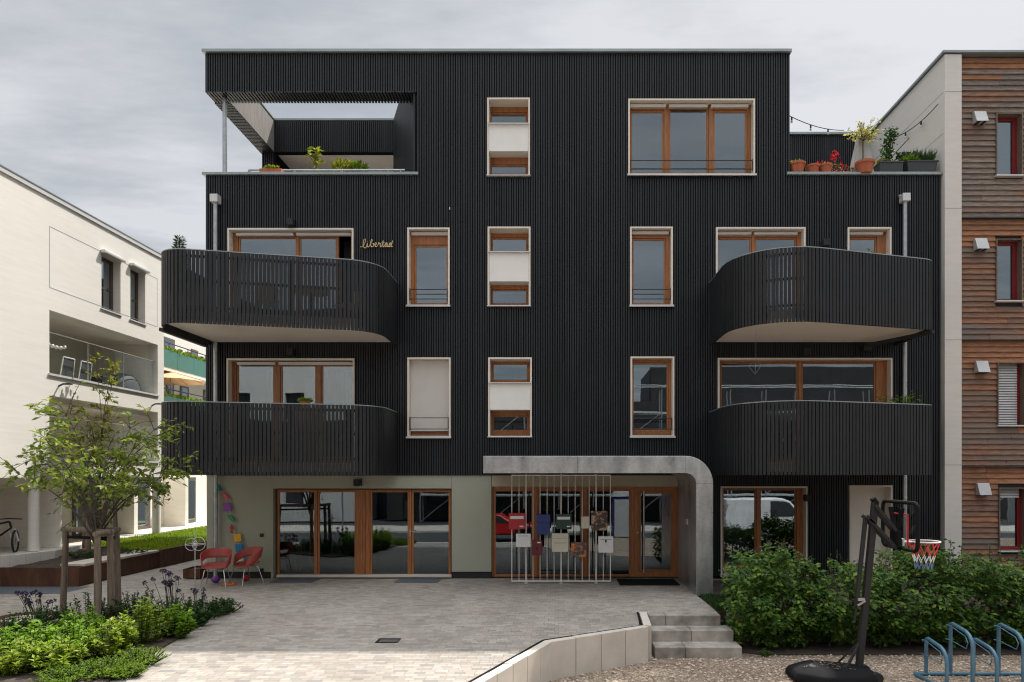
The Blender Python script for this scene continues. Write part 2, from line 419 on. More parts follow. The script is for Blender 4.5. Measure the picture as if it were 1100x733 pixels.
    M['greenglass'] = plain('green_balcony_panel', (.05,.15,.12), .35, 0, .08)
    M['gold'] = plain('gold_letter', (.62,.48,.25), .35, .6)
    for k, c in dict(red=(.42,.02,.025), darkred=(.13,.012,.025), mailblue=(.02,.04,.18), mailgreen=(.012,.05,.035), mailwhite=(.72,.72,.72),
                     mailbeige=(.62,.56,.46), teal=(.01,.24,.30), pink=(.62,.06,.09), violet=(.22,.05,.35), leafgreen=(.02,.26,.10),
                     yellow=(.72,.38,.02), azure=(.02,.18,.42), orange=(.6,.16,.03)).items():
        M[k] = plain(k + '_paint', c, .45, 0, .06)
    M['net_red'] = plain('red_net', (.6,.06,.06), .8); M['net_white'] = plain('white_net', (.7,.7,.7), .8); M['net_blue'] = plain('blue_net', (.15,.22,.35), .8)
    M['plexi'] = glassmat('backboard_sheet', .03, (.8,.82,.82))
    M['carred'] = plain('car_red', (.55,.02,.02), .25); M['tyre'] = plain('tyre', (.02,.02,.02), .8)
    M['vanwhite'] = plain('van_white', (.75,.75,.75), .3)
    M['flower_red'] = leafmat('red_petal', [(.5,.01,.03),(.6,.03,.08)], .2)
    M['cream_leaf'] = leafmat('cream_leaf', [(.25,.28,.08),(.5,.46,.25),(.62,.5,.38)], .35)
    M['darkwall'] = plain('opposite_wall', (.035,.032,.032), .9, 0, .2, .8)
    M['oppwhite'] = plain('opposite_render', (.55,.54,.52), .9, 0, .06, .5)
    def picture(name, stops, sc):
        m, t, b = nt(name); v = coords(t, (1,1,1.2)); n = noise(t, v, sc, 3, .6)
        r = ramp(t, stops); L(t, n, r.inputs['Fac']); L(t, r.outputs['Color'], b.inputs['Base Color']); b.inputs['Roughness'].default_value = .4; return m
    M['pic_dark'] = picture('dark_picture', [(.35,(.03,.022,.018)),(.52,(.07,.045,.035)),(.6,(.45,.28,.2)),(.75,(.6,.42,.32))], 11)
    M['pic_flower'] = picture('floral_picture', [(.42,(.05,.045,.04)),(.53,(.17,.13,.10)),(.57,(.5,.03,.02)),(.64,(.62,.34,.04)),(.70,(.5,.08,.05))], 12)
    M['grill'] = plain('grill_cover', (.06,.06,.065), .75)
    M['slatwhite'] = plain('chair_frame_white', (.75,.75,.75), .4)
    M['bulb'] = plain('bulb_glass', (.7,.68,.62), .2)
    M['poster'] = plain('brown_poster', (.20,.14,.09), .7, 0, .2, 4)
mk()
# ================================================================== the black building
BL = thing('apartment_building', 'black batten clad apartment building with curved balconies and zinc entrance portal', 'building', (0, 6, 0))
XL, XR, XU0, XU1 = -8.22, 8.90, -3.33, 5.37     # whole front, upper storey
ZB, ZT, ZTOP, ZBEAM = 2.41, 9.40, 12.25, 11.34
def rect(u0, u1, v0, v1): return (X(u0), X(u1), Z(v1), Z(v0))
OPEN = {
 'stair_top': rect(524,569,107,189), 'wide': rect(675,810,108,188),
 'left2': (X(246),X(380),5.70,Z(246.5)), 'single2': rect(438.5,483,246,328), 'stair2': rect(524.5,569.5,245,328.5),
 'single_right2': rect(677,722,245,328), 'right2': (X(769),X(864),5.70,Z(245.5)), 'small2': (X(910),X(956),5.70,Z(245.5)),
 'left1': (X(245),X(381),2.68,Z(386)), 'single1': rect(438.5,484,385,468.5), 'stair1': rect(525,571,385,468.5),
 'single_right1': rect(677.5,723.5,384,468), 'right1': (X(771),X(957),2.68,Z(385.5)),
 'ground_right': (X(774),X(866),.12,Z(523)), 'niche': (X(912),X(957),.02,Z(522)),
}
GSHOP = (X(291), X(485), 0.03, Z(525))           # glazed doors on the left
GENT = (X(528), X(735.5), 0.03, Z(511))          # entrance glazing
holes = list(OPEN.values())
# --- wall behind the battens
w = MB(); w.panel(XL, XR, ZB, ZT, holes, .0, .28); w.panel(XU0, XU1, ZT, ZTOP, holes, .0, .28)
w.panel(3.15, XR, 0, ZB, holes, .0, .28)
w.box(XL, XU0, 0, .4, ZBEAM+.03, ZTOP)
w.build('facade_wall', M['blackback'], BL)
w = MB()
w.box(XL, XL+.25, .285, 8.7, 0, ZT); w.box(XR-.25, XR, .285, 8.7, 0, ZT); w.box(XL+.25, XR-.25, 8.45, 8.7, 0, ZT)
w.box(XU1-.25, XU1, .285, 6.3, ZT+.002, ZTOP); w.box(XL, XU1-.25, 6.12, 6.3, ZT+.002, ZTOP); w.box(XL, XL+.25, 4.7, 6.118, ZT+.002, ZTOP)
w.build('side_wall', M['blackback'], BL)
w = MB()
w.box(XL+.25, XR-.25, .285, 8.45, 2.45, 2.65); w.box(XL+.25, XR-.25, .285, 8.45, 5.45, 5.65); w.box(XL+.25, XR-.25, .285, 8.45, 9.0, 9.2)
w.box(XU0+.3, XU1-.25, .285, 6.1, 12.0, 12.2); w.box(XL, XR, .285, 12, -.3, .02)
w.build('floor_slab', M['roomfloor'], BL)
w = MB()
for x in (-3.45, -2.05, -.35, 3.35): w.box(x, x+.15, .29, 5.5, .03, 8.99)
w.box(XL+.26, XR-.26, 5.5, 5.65, .03, 8.99)
for x in (-3.2, -2.05, -.35): w.box(x, x+.12, .29, 4.5, 9.21, 11.99)
w.box(XU0+.2, XU1-.26, 4.5, 4.65, 9.21, 11.99)
w.build('interior_wall', M['room'], BL)
# --- battens
def battens(mb, x0, x1, zfun, pitch=.0565, wd=.032, dp=.036, y=0.0, jit=.004):
    n = int(round((x1-x0)/pitch)); p = (x1-x0)/n
    for i in range(n):
        c = x0 + (i+.5)*p
        for a, b in zfun(c):
            z = a
            while b-z > .02:          # boards of differing length, butted
                e = b if b-z < 3.4 else z+rnd.uniform(1.6, 3.2)
                mb.box(c-wd/2, c+wd/2, y-dp-rnd.uniform(0, jit), y+.002, z, e-(.004 if e < b else 0)); z = e
def sub(iv, a, b):
    o = []
    for s, e in iv:
        if b <= s or a >= e: o.append((s, e)); continue
        if a > s: o.append((s, a))
        if b < e: o.append((b, e))
    return o
def front(c):
    if c < XU0: iv = [(ZB, ZT), (ZBEAM, ZTOP)]
    elif c < 3.3: iv = [(ZB, ZTOP)]
    elif c < XU1: iv = [(.06, ZTOP)]
    else: iv = [(.06, ZT)]
    for h in holes:
        if h[0]-.025 < c < h[1]+.025: iv = sub(iv, h[2]-.02, h[3]+.015)
    return iv
b = MB(); battens(b, XL, XR, front); b.build('cladding', M['black'], BL)
b = MB(); y = .03
while y < 8.6:
    b.box(XL-.034, XL+.001, y, y+.032, ZB, ZT)
    if y < 3.6: b.box(XU1-.001, XU1+.034, y, y+.032, ZT+.07, ZTOP)
    y += .0565
b.build('side_cladding', M['black'], BL)
# --- ring beam over the left roof terrace
RB = MB(); RB.box(XL, XL+.34, .4, 3.0, ZBEAM+.03, ZTOP); RB.build('terrace_beam', M['beaminner'], BL)
b = MB()
x = XL+.03
while x < XU0-.02:
    b.box(x, x+.045, -.04, .43, ZBEAM-.006, ZBEAM+.027); x += .0745
y = .45
while y < 3.0:
    b.box(XL-.035, XL+.345, y, y+.045, ZBEAM-.006, ZBEAM+.027); y += .0745
for i in range(40): b.box(XL-.04, XL+.001, .02+i*.0745, .066+i*.0745, ZBEAM+.03, ZTOP)
x = XL+.4
while x < XU0-.1:
    b.box(x, x+.045, .4, .43, ZBEAM+.03, ZTOP); x += .0745
b.build('beam_slats', M['black'], BL)
# rear wall of the terrace with the deep sheltered recess
b = MB(); XT = -4.55
b.box(XL, XT, 3.0, 3.2, 11.38, ZTOP); b.box(XL, XL+.36, 3.0, 4.9, 9.2, 11.379); b.box(XL, XL+.3, 3.205, 4.9, 11.38, 11.7)
b.build('terrace_wall', M['blackback'], BL)
b = MB()
battens(b, XL, XT, lambda c: [(11.36, ZTOP)] if c > XL+.36 else [(9.25, ZTOP)], y=3.0)
b.build('terrace_cladding', M['black'], BL)
b = MB(); b.box(XL+.37, XT+.1, 3.21, 6.0, 11.40, 11.6)
b.box(XL+.31, XL+.369, 3.21, 6.0, 11.40, 11.6); b.box(XL+.26, XL+.309, 4.91, 6.0, 11.40, 11.6); b.build('terrace_soffit', M['soffit'], BL)
b = MB(); b.box(XL+.37, XT+.1, 6.0, 6.1, 9.2, 11.4); b.build('terrace_back_wall', M['whitepanel'], BL)
b = MB()
for i in range(3):
    x0 = XL+.7+i*1.0; b.box(x0, x0+.85, 5.93, 5.99, 9.25, 11.2)
b.build('terrace_glazing', M['glass'], BL)
# splayed side wall
b = MB(); P0, P1 = Vector((XU0-.02, .0, 0)), Vector((XT, 3.0, 0)); dd = (P1-P0).normalized(); nn = Vector((-dd.y, dd.x, 0)) ; nn = nn if nn.x < 0 else -nn
b.prism([(P0.x, P0.y+.29), (P1.x, P1.y), (P1.x+.3, P1.y), (P0.x+.26, P0.y+.29)], 9.2, ZTOP-.01)
b.build('terrace_side_wall', M['blackback'], BL)
b = MB(); k = int((P1-P0).length/.0745)
for i in range(k):
    c = P0 + dd*(i+.5)*.0745; c.z = (9.2+ZTOP)/2
    b.obox(c+nn*.015, dd*.023, nn*.022, (0,0,(ZTOP-9.2)/2-.01))
b.build('terrace_side_cladding', M['black'], BL)
b = MB(); b.box(XT+.02, XT+.12, 2.9, 2.98, 9.2, 11.36); b.build('terrace_post', M['sill'], BL)
# right roof terrace back wall
b = MB(); b.box(XU1, XR, 3.75, 3.95, 9.2, 12.2); b.build('roof_back_wall', M['blackback'], BL)
b = MB(); battens(b, XU1+.02, XR-.02, lambda c: [(9.85, 12.2)], y=3.75); b.build('roof_back_cladding', M['black'], BL)
b = MB(); b.box(XU1+.02, XR-.03, 3.5, 3.70, 9.2, 9.84); b.build('roof_ledge', M['sill'], BL)
# floors of the terraces
b = MB(); b.box(XL+.26, XU0+.2, .3, 6.0, 9.201, 9.24); b.box(XU1, XR-.26, .3, 3.7, 9.201, 9.24); b.build('terrace_floor', M['deck'], BL)
# copings
b = MB()
b.box(XL-.07, XU1+.05, -.10, .42, ZTOP+.002, ZTOP+.075); b.box(XL-.07, XL+.36, .42, 3.0, ZTOP+.002, ZTOP+.075)
b.box(XL-.07, XT+.05, 3.0, 3.4, ZTOP+.002, ZTOP+.075); b.box(XU1, XR-.02, 3.66, 4.0, 12.202, 12.275)
b.build('coping', M['coping'], BL, bevel=.008)
b = MB()
b.box(XL-.07, XU0+.07, -.09, .30, ZT+.002, ZT+.065); b.box(XU1-.06, XR+.02, -.09, .30, ZT+.002, ZT+.065)
b.build('parapet_coping', M['coping'], BL, bevel=.008)
b = MB(); b.tube([(X(237),.2,ZT+.07),(X(237),.2,ZBEAM-.01)], .05, 14); b.lathe((X(237),.2,ZT+.066),[(.11,0),(.11,.02)],14); b.build('steel_post', M['steel'], BL, smooth=True)
# terrace railing
b = MB(); zr = 9.76
b.tube([(-7.35,1.6,zr-.02),(-7.5,.55,zr-.06),(-7.45,.5,zr),(-3.7,.5,zr)], .025, 8)
for x in (-7.42,-6.35,-5.2,-4.1,-3.8): b.tube([(x,.5,9.2),(x,.5,zr)], .02, 8)
b.build('terrace_railing', M['steel'], BL, smooth=True)

# ------------------------------------------------------------------ windows
DG = 16.2
def window(name, O, glass, depth=.2, blind=None, rail=None, sill=True, box=None, label=None, gl='glass', frame='oak', interior=None, fr_bottom=.0, sash=True, dark=None):
    """O outer opening; glass: list of (x0,x1,z0,z1) panes"""
    x0, x1, z0, z1 = O; t = .03
    rv = MB(); rv.panel(x0-t*.3, x1+t*.3, z0-.015, z1+t*.3, [(x0+t, x1-t, z0+.0, z1-t)], -.062, depth)
    rv = rv.build(name, M['reveal'], BL)
    if label: rv['label'] = label
    fx0, fx1, fz0, fz1 = x0+t+.001, x1-t-.001, z0+.001, z1-t-.001
    out = [(a-.045, b_+.045, c-.045, d_+.045) for a, b_, c, d_ in glass] if sash else glass
    if dark: out = out+[dark]
    f = MB(); f.panel(fx0, fx1, fz0, fz1, out, depth-.06, depth+.02)
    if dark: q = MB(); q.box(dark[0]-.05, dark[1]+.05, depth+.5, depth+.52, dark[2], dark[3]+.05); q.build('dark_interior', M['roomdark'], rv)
    fr = f.build('frame', M[frame], rv, bevel=.006)
    if sash:
        f = MB()
        for (a,b_,c,d_) in glass: f.panel(a-.043, b_+.043, c-.043, d_+.043, [(a,b_,c,d_)], depth-.035, depth+.01)
        f.build('sash', M[frame], rv, bevel=.005)
    for (a,b_,c,d_) in glass:
        g = MB(); g.box(a-.004, b_+.004, depth-.018, depth-.006, c-.004, d_+.004); g.build('pane', M[gl], rv)
    if sill:
        s_ = MB(); s_.box(x0-.03, x1+.03, -.115, depth-.065, z0-.035, z0-.017); s_.box(x0-.03, x1+.03, -.12, -.112, z0-.06, z0-.017)
        s_.build('sill', M['sill'], rv)
    if box:      # thin roller box under the head, one per bay
        for (a, b_) in box:
            q = MB(); q.box(a, b_, depth-.15, depth-.065, z1-t-.095, z1-t-.025); q.build('blind_box', M['blind'], rv, bevel=.01)
    if blind:
        q = MB(); q.box(blind[0], blind[1], depth-.085, depth-.08, blind[2], blind[3]); q.box(blind[0], blind[1], depth-.095, depth-.075, blind[2]-.025, blind[2])
        q.build('roller_blind', M['blind'], rv)
    if rail:
        q = MB(); ya = -.03
        for zz in (z0+rail, z0+rail*.38): q.tube([(x0+t+.01,ya,zz),(x1-t-.01,ya,zz)], .010, 6)
        for xx in (x0+t+.02, x1-t-.02): q.box(xx-.008, xx+.008, ya-.02, ya+.02, z0+rail*.38-.03, z0+rail+.02)
        q.build('guard_rail', M['darkmetal'], rv)
    if interior:
        q = MB()
        for (a, b_, c, d_) in interior:
            n = max(6, int((b_-a)/.035)); pts = [(a+(b_-a)*i/n, depth+.22+.03*math.sin(i*1.9)+.012*math.sin(i*.7)) for i in range(n+1)]
            q.add([(px, py, c) for px, py in pts]+[(px, py, d_) for px, py in pts], [(i, i+1, n+2+i, n+1+i) for i in range(n)])
        q.build('curtain', M['curtain'], rv)
    return rv
def gx(u0, u1, v0, v1): return (X(u0,DG), X(u1,DG), Z(v1,DG), Z(v0,DG))
def gz(u0, u1, z0, v0): return (X(u0,DG), X(u1,DG), z0, Z(v0,DG))
window('window', OPEN['wide'], [gx(679,711,122,186), gx(720,758.5,119,186), gx(767.5,800,122,186)], rail=.32, box=[(X(676),X(716)),(X(719),X(761)),(X(764.5),X(805))],
       label='wide three part top floor window with cream head')
window('window', OPEN['single2'], [gx(447.5,480,266,326)], rail=.36, box=[(X(441),X(482))], label='tall single window left of the stair, second floor')
window('window', OPEN['single_right2'], [gx(680.5,713,259,326)], rail=.36, box=[(X(679),X(719))], label='tall single window right of the stair, second floor')
window('window', OPEN['single1'], [gx(444,481,390,464)], rail=.42, blind=(X(442,DG),X(483,DG),Z(462.5,DG),Z(388,DG)), label='tall window closed by a cream roller blind')
window('window', OPEN['single_right1'], [gx(680.5,716,392,462)], rail=.4, label='tall single window reflecting scaffolding')
window('window', OPEN['left2'], [gz(259,318,5.85,257), gz(324,361,5.85,257), ], rail=None, sill=False, box=[(X(252),X(314)),(X(317),X(376))], interior=[(X(302,DG),X(318,DG),5.7,Z(256,DG))], dark=gz(364.5,378,5.75,254),
       label='balcony window with its right door leaf standing open')
window('window', OPEN['right2'], [gz(771,805,5.85,258), gz(812,853,5.85,258)], sill=False, box=[(X(771),X(808)),(X(811),X(858))], label='two part balcony window, upper right')
window('window', OPEN['small2'], [gz(913,939,6.2,258)], sill=True, box=[(X(912),X(950))], label='small window beside the right downpipe')
window('window', OPEN['left1'], [gz(257,294,2.85,391), gz(304,339,2.85,394), gz(347.5,380,2.85,394)], sill=False, box=[(X(253),X(294)),(X(298),X(378))],
       interior=[(X(348,DG),X(380,DG),2.7,Z(398,DG)),(X(282,DG),X(294,DG),2.7,Z(391,DG))], label='three part balcony window, lower left')
window('window', OPEN['right1'], [gz(775,855,2.85,391.5), gz(862,938,2.85,391.5)], sill=False, label='wide two part balcony window, lower right')
window('window', OPEN['ground_right'], [gz(777,810,.3,527), gz(817,853,.3,527)], sill=True, interior=[(X(777,DG),X(806,DG),.1,Z(527,DG))], label='ground floor window half hidden by the hedge')
nb = MB(); x0,x1,z0,z1 = OPEN['niche']; nb.panel(x0-.01, x1+.01, z0, z1+.01, [(x0+.03,x1-.03,z0+.001,z1-.03)], -.062, .24)
nb = nb.build('side_door', M['reveal'], BL); nb['label'] = 'plain beige ground floor door in a deep reveal'
q = MB(); q.box(x0+.031, x1-.031, .2, .24, z0+.002, z1-.031); q.build('door_leaf', M['soffit'], nb)
def stair_window(O, t0, t1, b0, b1, pu0, pu1, pan0, pan1):
    """upper light, projecting white panel, lower light"""
    x0, x1, z0, z1 = O; dep = .34; t = .03
    rv = MB(); rv.panel(x0-.01, x1+.01, z0-.015, z1+.01, [(x0+t, x1-t, z0, z1-t)], -.062, dep)
    rv = rv.build('stair_window', M['reveal'], BL)
    d = D0+dep-.02
    g1 = (X(pu0,d), X(pu1,d), Z(t1,d), Z(t0,d)); g2 = (X(pu0,d), X(pu1,d), Z(b1,d), Z(b0,d))
    zp0, zp1 = Z(pan1), Z(pan0)
    f = MB(); f.panel(x0+t+.001, x1-t-.001, z0+.001, z1-t-.001, [tuple(a+s for a, s in zip(g, (-.04,.04,-.04,.04))) for g in (g1, g2)], dep-.06, dep+.02)
    f.build('frame', M['oak'], rv, bevel=.006)
    f = MB()
    for (a,b_,c,e) in (g1,g2): f.panel(a-.038, b_+.038, c-.038, e+.038, [(a,b_,c,e)], dep-.035, dep+.01)
    f.build('sash', M['oak'], rv, bevel=.004)
    for (a,b_,c,e) in (g1,g2):
        g = MB(); g.box(a-.003, b_+.003, dep-.018, dep-.006, c-.003, e+.003); g.build('pane', M['glass'], rv)
    p = MB(); p.box(x0+t+.002, x1-t-.002, -.045, dep-.062, zp0, zp1-.03); p.build('spandrel_panel', M['whitepanel'], rv)
    for zz in (zp1-.02, z0-.017):
        s_ = MB(); s_.box(x0-.02 if zz < zp0 else x0+.005, x1+.02 if zz < zp0 else x1-.005, -.105, dep-.065, zz-.02, zz)
        s_.build('sill', M['sill'], rv)
stair_window(OPEN['stair_top'], 123.5, 134, 179.5, 187, 528.5, 564.5, 133.5, 163.5)
stair_window(OPEN['stair2'], 257.5, 271.5, 313, 326, 529.5, 565, 270.5, 303)
stair_window(OPEN['stair1'], 392, 408, 448, 462, 530.5, 566, 410.5, 440.5)

# ------------------------------------------------------------------ ground floor left: panels and glazed doors
b = MB()
b.panel(XL, GSHOP[0]+.001, .16, ZB-.001, [], 0.0, .25); b.build('wall_panel', M['greenpanel'], BL, bevel=.004)
b = MB(); b.box(GSHOP[0]+.004, GSHOP[1]-.002, 0.0, .25, GSHOP[3], ZB-.001); b.build('wall_panel', M['greenpanel'], BL, bevel=.004)
b = MB(); b.box(GSHOP[1]+.002, GENT[0]-.002, 0.0, .25, .16, ZB-.001); b.build('wall_panel', M['greenpanel'], BL, bevel=.004)
b = MB(); b.box(XL, GSHOP[0], .03, .25, .0, .155); b.build('plinth', M['plinth'], BL)
b = MB(); b.box(GSHOP[1]+.002, GENT[0]-.002, .03, .25, 0, .155); b.build('plinth', M['plinth'], BL)
b = MB(); b.box(GSHOP[0]+.002, GSHOP[0]+.05, .0, .25, .005, GSHOP[3]-.002); b.build('door_reveal', M['greenpanel'], BL)
def glazed_door(x0, x1, z0, z1, panes, y, name='terrace_door', handles=(), gl='glass_shop'):
    f = MB(); f.panel(x0, x1, z0, z1, [(a-.05,b_+.05,c-.05,e+.05) for a,b_,c,e in panes], y-.04, y+.06)
    d = f.build(name, M['oak'], BL, bevel=.006)
    f = MB()
    for (a,b_,c,e) in panes: f.panel(a-.047, b_+.047, c-.047, e+.047, [(a,b_,c,e)], y-.015, y+.04)
    f.build('sash', M['oak'], d, bevel=.004)
    for (a,b_,c,e) in panes:
        g = MB(); g.box(a-.003, b_+.003, y+.005, y+.017, c-.003, e+.003); g.build('pane', M[gl], d)
    for hx in handles:
        h = MB(); h.box(hx-.012, hx+.012, y-.05, y-.015, .98, 1.14); h.bar((hx,y-.06,1.1),(hx+.11,y-.06,1.1),.02,.02); h.build('handle', M['steel'], d)
    return d
yd = .14; dd_ = D0+yd
def pz(u0,u1,v0,v1): return (X(u0,dd_), X(u1,dd_), Z(v1,dd_), Z(v0,dd_))
glazed_door(X(298,dd_), X(386,dd_), .09, Z(526,dd_), [pz(300.5,337.5,529,617), pz(343.5,381,529,617)], yd)
glazed_door(X(396,dd_)-.001, X(484.6,dd_), .09, Z(526,dd_), [pz(400,438,529,617), pz(444.5,482,529,617)], yd, handles=(X(441,dd_),))
b = MB(); b.box(X(386,dd_)+.002, X(396,dd_)-.003, yd-.03, yd+.06, .09, Z(526,dd_))
for i in range(6):
    xx = X(386,dd_)+.02+i*.036; b.box(xx, xx+.024, yd-.045, yd-.031, .1, Z(526.5,dd_))
b.build('slatted_post', M['oak'], BL)
b = MB(); b.box(X(297), X(485), -.02, .3, .03, .085); b.build('threshold', M['concrete'], BL, bevel=.006)
# entrance glazing
ye = .12; dd_ = D0+ye
b = MB(); b.box(GENT[0]+.003, GENT[1], .02, .25, Z(523), ZB+.12); b.build('header_panel', M['header'], BL, bevel=.004)
glazed_door(GENT[0]+.005, X(680.8,dd_), .03, Z(523.3), [pz(532.5,571,528,617), pz(580,623.5,528,617), pz(633,675.5,528,617)], ye, 'entrance_window')
ed = glazed_door(X(681,dd_), X(731,dd_), .03, Z(523.3), [pz(688.5,720.5,530.5,612)], ye, 'entrance_door')
h = MB(); hx = X(691.5,dd_-.1)
h.tube([(hx,ye-.13,Z(616,15.95)),(hx,ye-.13,Z(527,15.95))], .019, 12)
for zz in (.3, 1.1, 1.85): h.tube([(hx,ye-.13,zz),(hx,ye-.0,zz)], .01, 8)
h.build('pull_handle', M['steel'], ed, smooth=True)
h = MB(); h.lathe((X(684.5,dd_), ye-.05, 1.05), [(.02,0),(.02,.04)], 10); h.build('lock', M['steel'], ed)
b = MB(); b.box(X(731,dd_)+.002, GENT[1]+.02, .1, .25, .03, ZB); b.build('door_jamb', M['soffit'], BL)

# ------------------------------------------------------------------ zinc portal: one folded band, roof slab plus leg with a round corner
dp = 13.8; xo, xi = X(766,dp), X(748,dp); zt, zb = Z(490,dp), Z(508.5,dp); xl = X(519,dp)
def arc(cx, cz, r, a0, a1, n=10): return [(cx+r*math.cos(R(a0+(a1-a0)*i/n)), cz+r*math.sin(R(a0+(a1-a0)*i/n))) for i in range(n+1)]
ro, ri = .55, .22
outer = [(xl, zt)] + arc(xo-ro, zt-ro, ro, 90, 0) + [(xo, -.02)]
inner = [(xi, -.02)] + arc(xi-ri, zb-ri, ri, 0, 90) + [(xl, zb)]
b = MB(); poly = outer+inner; n = len(poly)
b.v += [(x, Y(dp), z) for x, z in poly] + [(x, -.045, z) for x, z in poly]
no = len(outer)
# front and back faces as strips between outer and inner runs
oi = list(range(no)); ii = list(range(n-1, no-1, -1))
m_ = max(len(oi), len(ii))
for i in range(m_-1):
    a, c = oi[min(i, len(oi)-1)], oi[min(i+1, len(oi)-1)]; e, g = ii[min(i, len(ii)-1)], ii[min(i+1, len(ii)-1)]
    q = [a, e, g, c]; q2 = [];  [q2.append(k) for k in q if k not in q2]
    if len(q2) > 2: b.f.append(tuple(q2)); b.m.append(0); b.f.append(tuple(k+n for k in q2[::-1])); b.m.append(0)
for i in range(n):
    j = (i+1) % n; b.f.append((i, j, n+j, n+i)); b.m.append(0)
po = b.build('entrance_portal', M['zinc'], BL, smooth=True, angle=30, bevel=.006)
b = MB()
for xx in (xl+1.9, ): b.box(xx, xx+.004, Y(dp)-.004, Y(dp)-.001, zb+.005, zt-.005)
b.box(xi+.004, xo-.004, Y(dp)-.004, Y(dp)-.001, Z(520,dp), Z(520,dp)+.005)
b.box(xo-ro-.002, xo-ro+.002, Y(dp)-.004, Y(dp)-.001, zb+.003, zt-.003)
b.build('sheet_joint', M['darkmetal'], po)
b = MB(); b.box(xi-.012, xi-.002, -1.3, -1.05, 1.35, 1.47); b.build('name_plate', M['sill'], po)

# ------------------------------------------------------------------ balconies
def rounded(P, rads, n=9):
    out = [Vector((*P[0],0))]
    for i in range(1, len(P)-1):
        a, p, c = Vector((*P[i-1],0)), Vector((*P[i],0)), Vector((*P[i+1],0))
        u, v_ = (a-p).normalized(), (c-p).normalized(); ang = u.angle(v_); r = rads[i-1]
        t = min(r/math.tan(ang/2), (a-p).length*.95, (c-p).length*.95); r = t*math.tan(ang/2)
        bis = (u+v_).normalized(); cen = p + bis*(r/math.sin(ang/2)); s, e = p+u*t, p+v_*t
        a0 = math.atan2(s.y-cen.y, s.x-cen.x); a1 = math.atan2(e.y-cen.y, e.x-cen.x)
        while a1-a0 > math.pi: a1 -= 2*math.pi
        while a1-a0 < -math.pi: a1 += 2*math.pi
        for k in range(n+1):
            q = a0+(a1-a0)*k/n; out.append(Vector((cen.x+r*math.cos(q), cen.y+r*math.sin(q), 0)))
    out.append(Vector((*P[-1],0))); return out
def resample(path, step):
    out = []; acc = 0; nxt = step/2
    for a, c in zip(path, path[1:]):
        L_ = (c-a).length
        while nxt <= acc+L_: out.append((a+(c-a)*((nxt-acc)/L_), (c-a).normalized())); nxt += step
        acc += L_
    return out
def shrink(path, d, cen):     # inward offset of an open outline
    out = []
    for i, p in enumerate(path):
        t = (path[min(i+1,len(path)-1)]-path[max(i-1,0)]).normalized(); nrm = Vector((-t.y, t.x, 0))
        if nrm.dot(cen-p) < 0: nrm = -nrm
        out.append(p+nrm*d)
    out[0].y = path[0].y; out[-1].y = path[-1].y
    return out
def balcony(P, rads, z0, z1, label):
    path = rounded(P, rads); cen = Vector((sum(p[0] for p in P)/len(P), -.8, 0))
    inn = shrink(path, .07, cen)
    s = MB(); s.prism([(p.x, min(p.y, -.046)) for p in inn], z0+.075, z0+.26)
    sl = s.build('balcony', M['soffit'], BL); sl['label'] = label
    s = MB()
    for p, t in resample(path, .078):
        if p.y > -.05: continue
        nrm = Vector((-t.y, t.x, 0)); nrm = nrm if nrm.dot(cen-p) < 0 else -nrm
        s.obox((p.x, p.y, (z0+z1)/2), t*.0295, nrm*(.024+rnd.uniform(0,.002)), (0,0,(z1-z0)/2))
    s.build('slat_railing', M['railing_slat'], sl)
    s = MB()
    for zz in (z0+.33, z0+.86, z1-.1):
        q = shrink(path, .045, cen)
        for a, c in zip(q, q[1:]):
            if max(a.y, c.y) > -.04: continue
            s.bar((a.x,a.y,zz), (c.x,c.y,zz), .02, .05)
    q = shrink(path, .06, cen)
    for p, t in resample(q, 1.05): s.box(p.x-.025, p.x+.025, p.y-.02, p.y+.025, z0+.26, z1-.05)
    s.build('rail_frame', M['plinth'], sl)
    s = MB()
    for a, c in zip(path, path[1:]): s.bar((a.x,min(a.y,-.045),z1+.012), (c.x,min(c.y,-.045),z1+.012), .055, .018)
    s.build('rail_cap', M['coping'], sl)
    return sl
PL = [(-8.08, .0), (-8.08, -2.55), (-3.78, -1.62), (-3.78, .0)]
PR = [(3.54, .0), (3.54, -2.95), (7.87, -1.70), (7.87, .0)]
balcony(PL, [.55, .8], 5.44, 6.89, 'upper left curved slatted balcony')
balcony(PL, [.55, .8], 2.42, 3.87, 'lower left curved slatted balcony')
balcony(PR, [1.25, .4], 5.44, 6.89, 'upper right curved slatted balcony')
balcony(PR, [1.25, .4], 2.42, 3.87, 'lower right curved slatted balcony')
# bracket drain under the upper right balcony
b = MB(); b.bar((7.1,-.3,5.40),(7.8,-1.75,5.40),.09,.07); b.bar((7.05,-.12,5.36),(7.25,-.12,5.36),.12,.12); b.build('balcony_drain', M['plinth'], BL)
b = MB(); b.bar((-8.12,-.2,5.40),(-8.12,-2.0,5.40),.09,.07); b.build('balcony_drain', M['plinth'], BL)
# downpipes
def downpipe(x, zt, y=-.14):
    p = MB(); p.tube([(x,y,.05),(x,y,zt-.2)], .047, 14)
    for zz in (.9,1.9,3.2,4.6,6.1,7.6):
        if zz < zt-.3: p.ring((x,y,zz), .05, .008, 'z', 16, 6)
    d = p.build('downpipe', M['steel'], BL, smooth=True)
    p = MB(); p.prism([(x-.09,y-.1),(x+.09,y-.1),(x+.09,y+.1),(x-.09,y+.1)], zt-.24, zt-.06); p.tube([(x-.06,y,zt-.1),(x-.06,.0,zt-.05)], .04, 8)
    p.build('hopper', M['sill'], d, bevel=.012)
    p = MB(); 
    for zz in (2.0,4.6,7.6):
        if zz < zt-.3: p.tube([(x,y+.04,zz),(x,.0,zz)], .01, 6)
    p.build('bracket', M['steel'], d)
downpipe(X(231.5,15.86), Z(210,15.86)+.06); downpipe(X(972,15.86), Z(209,15.86)+.06)
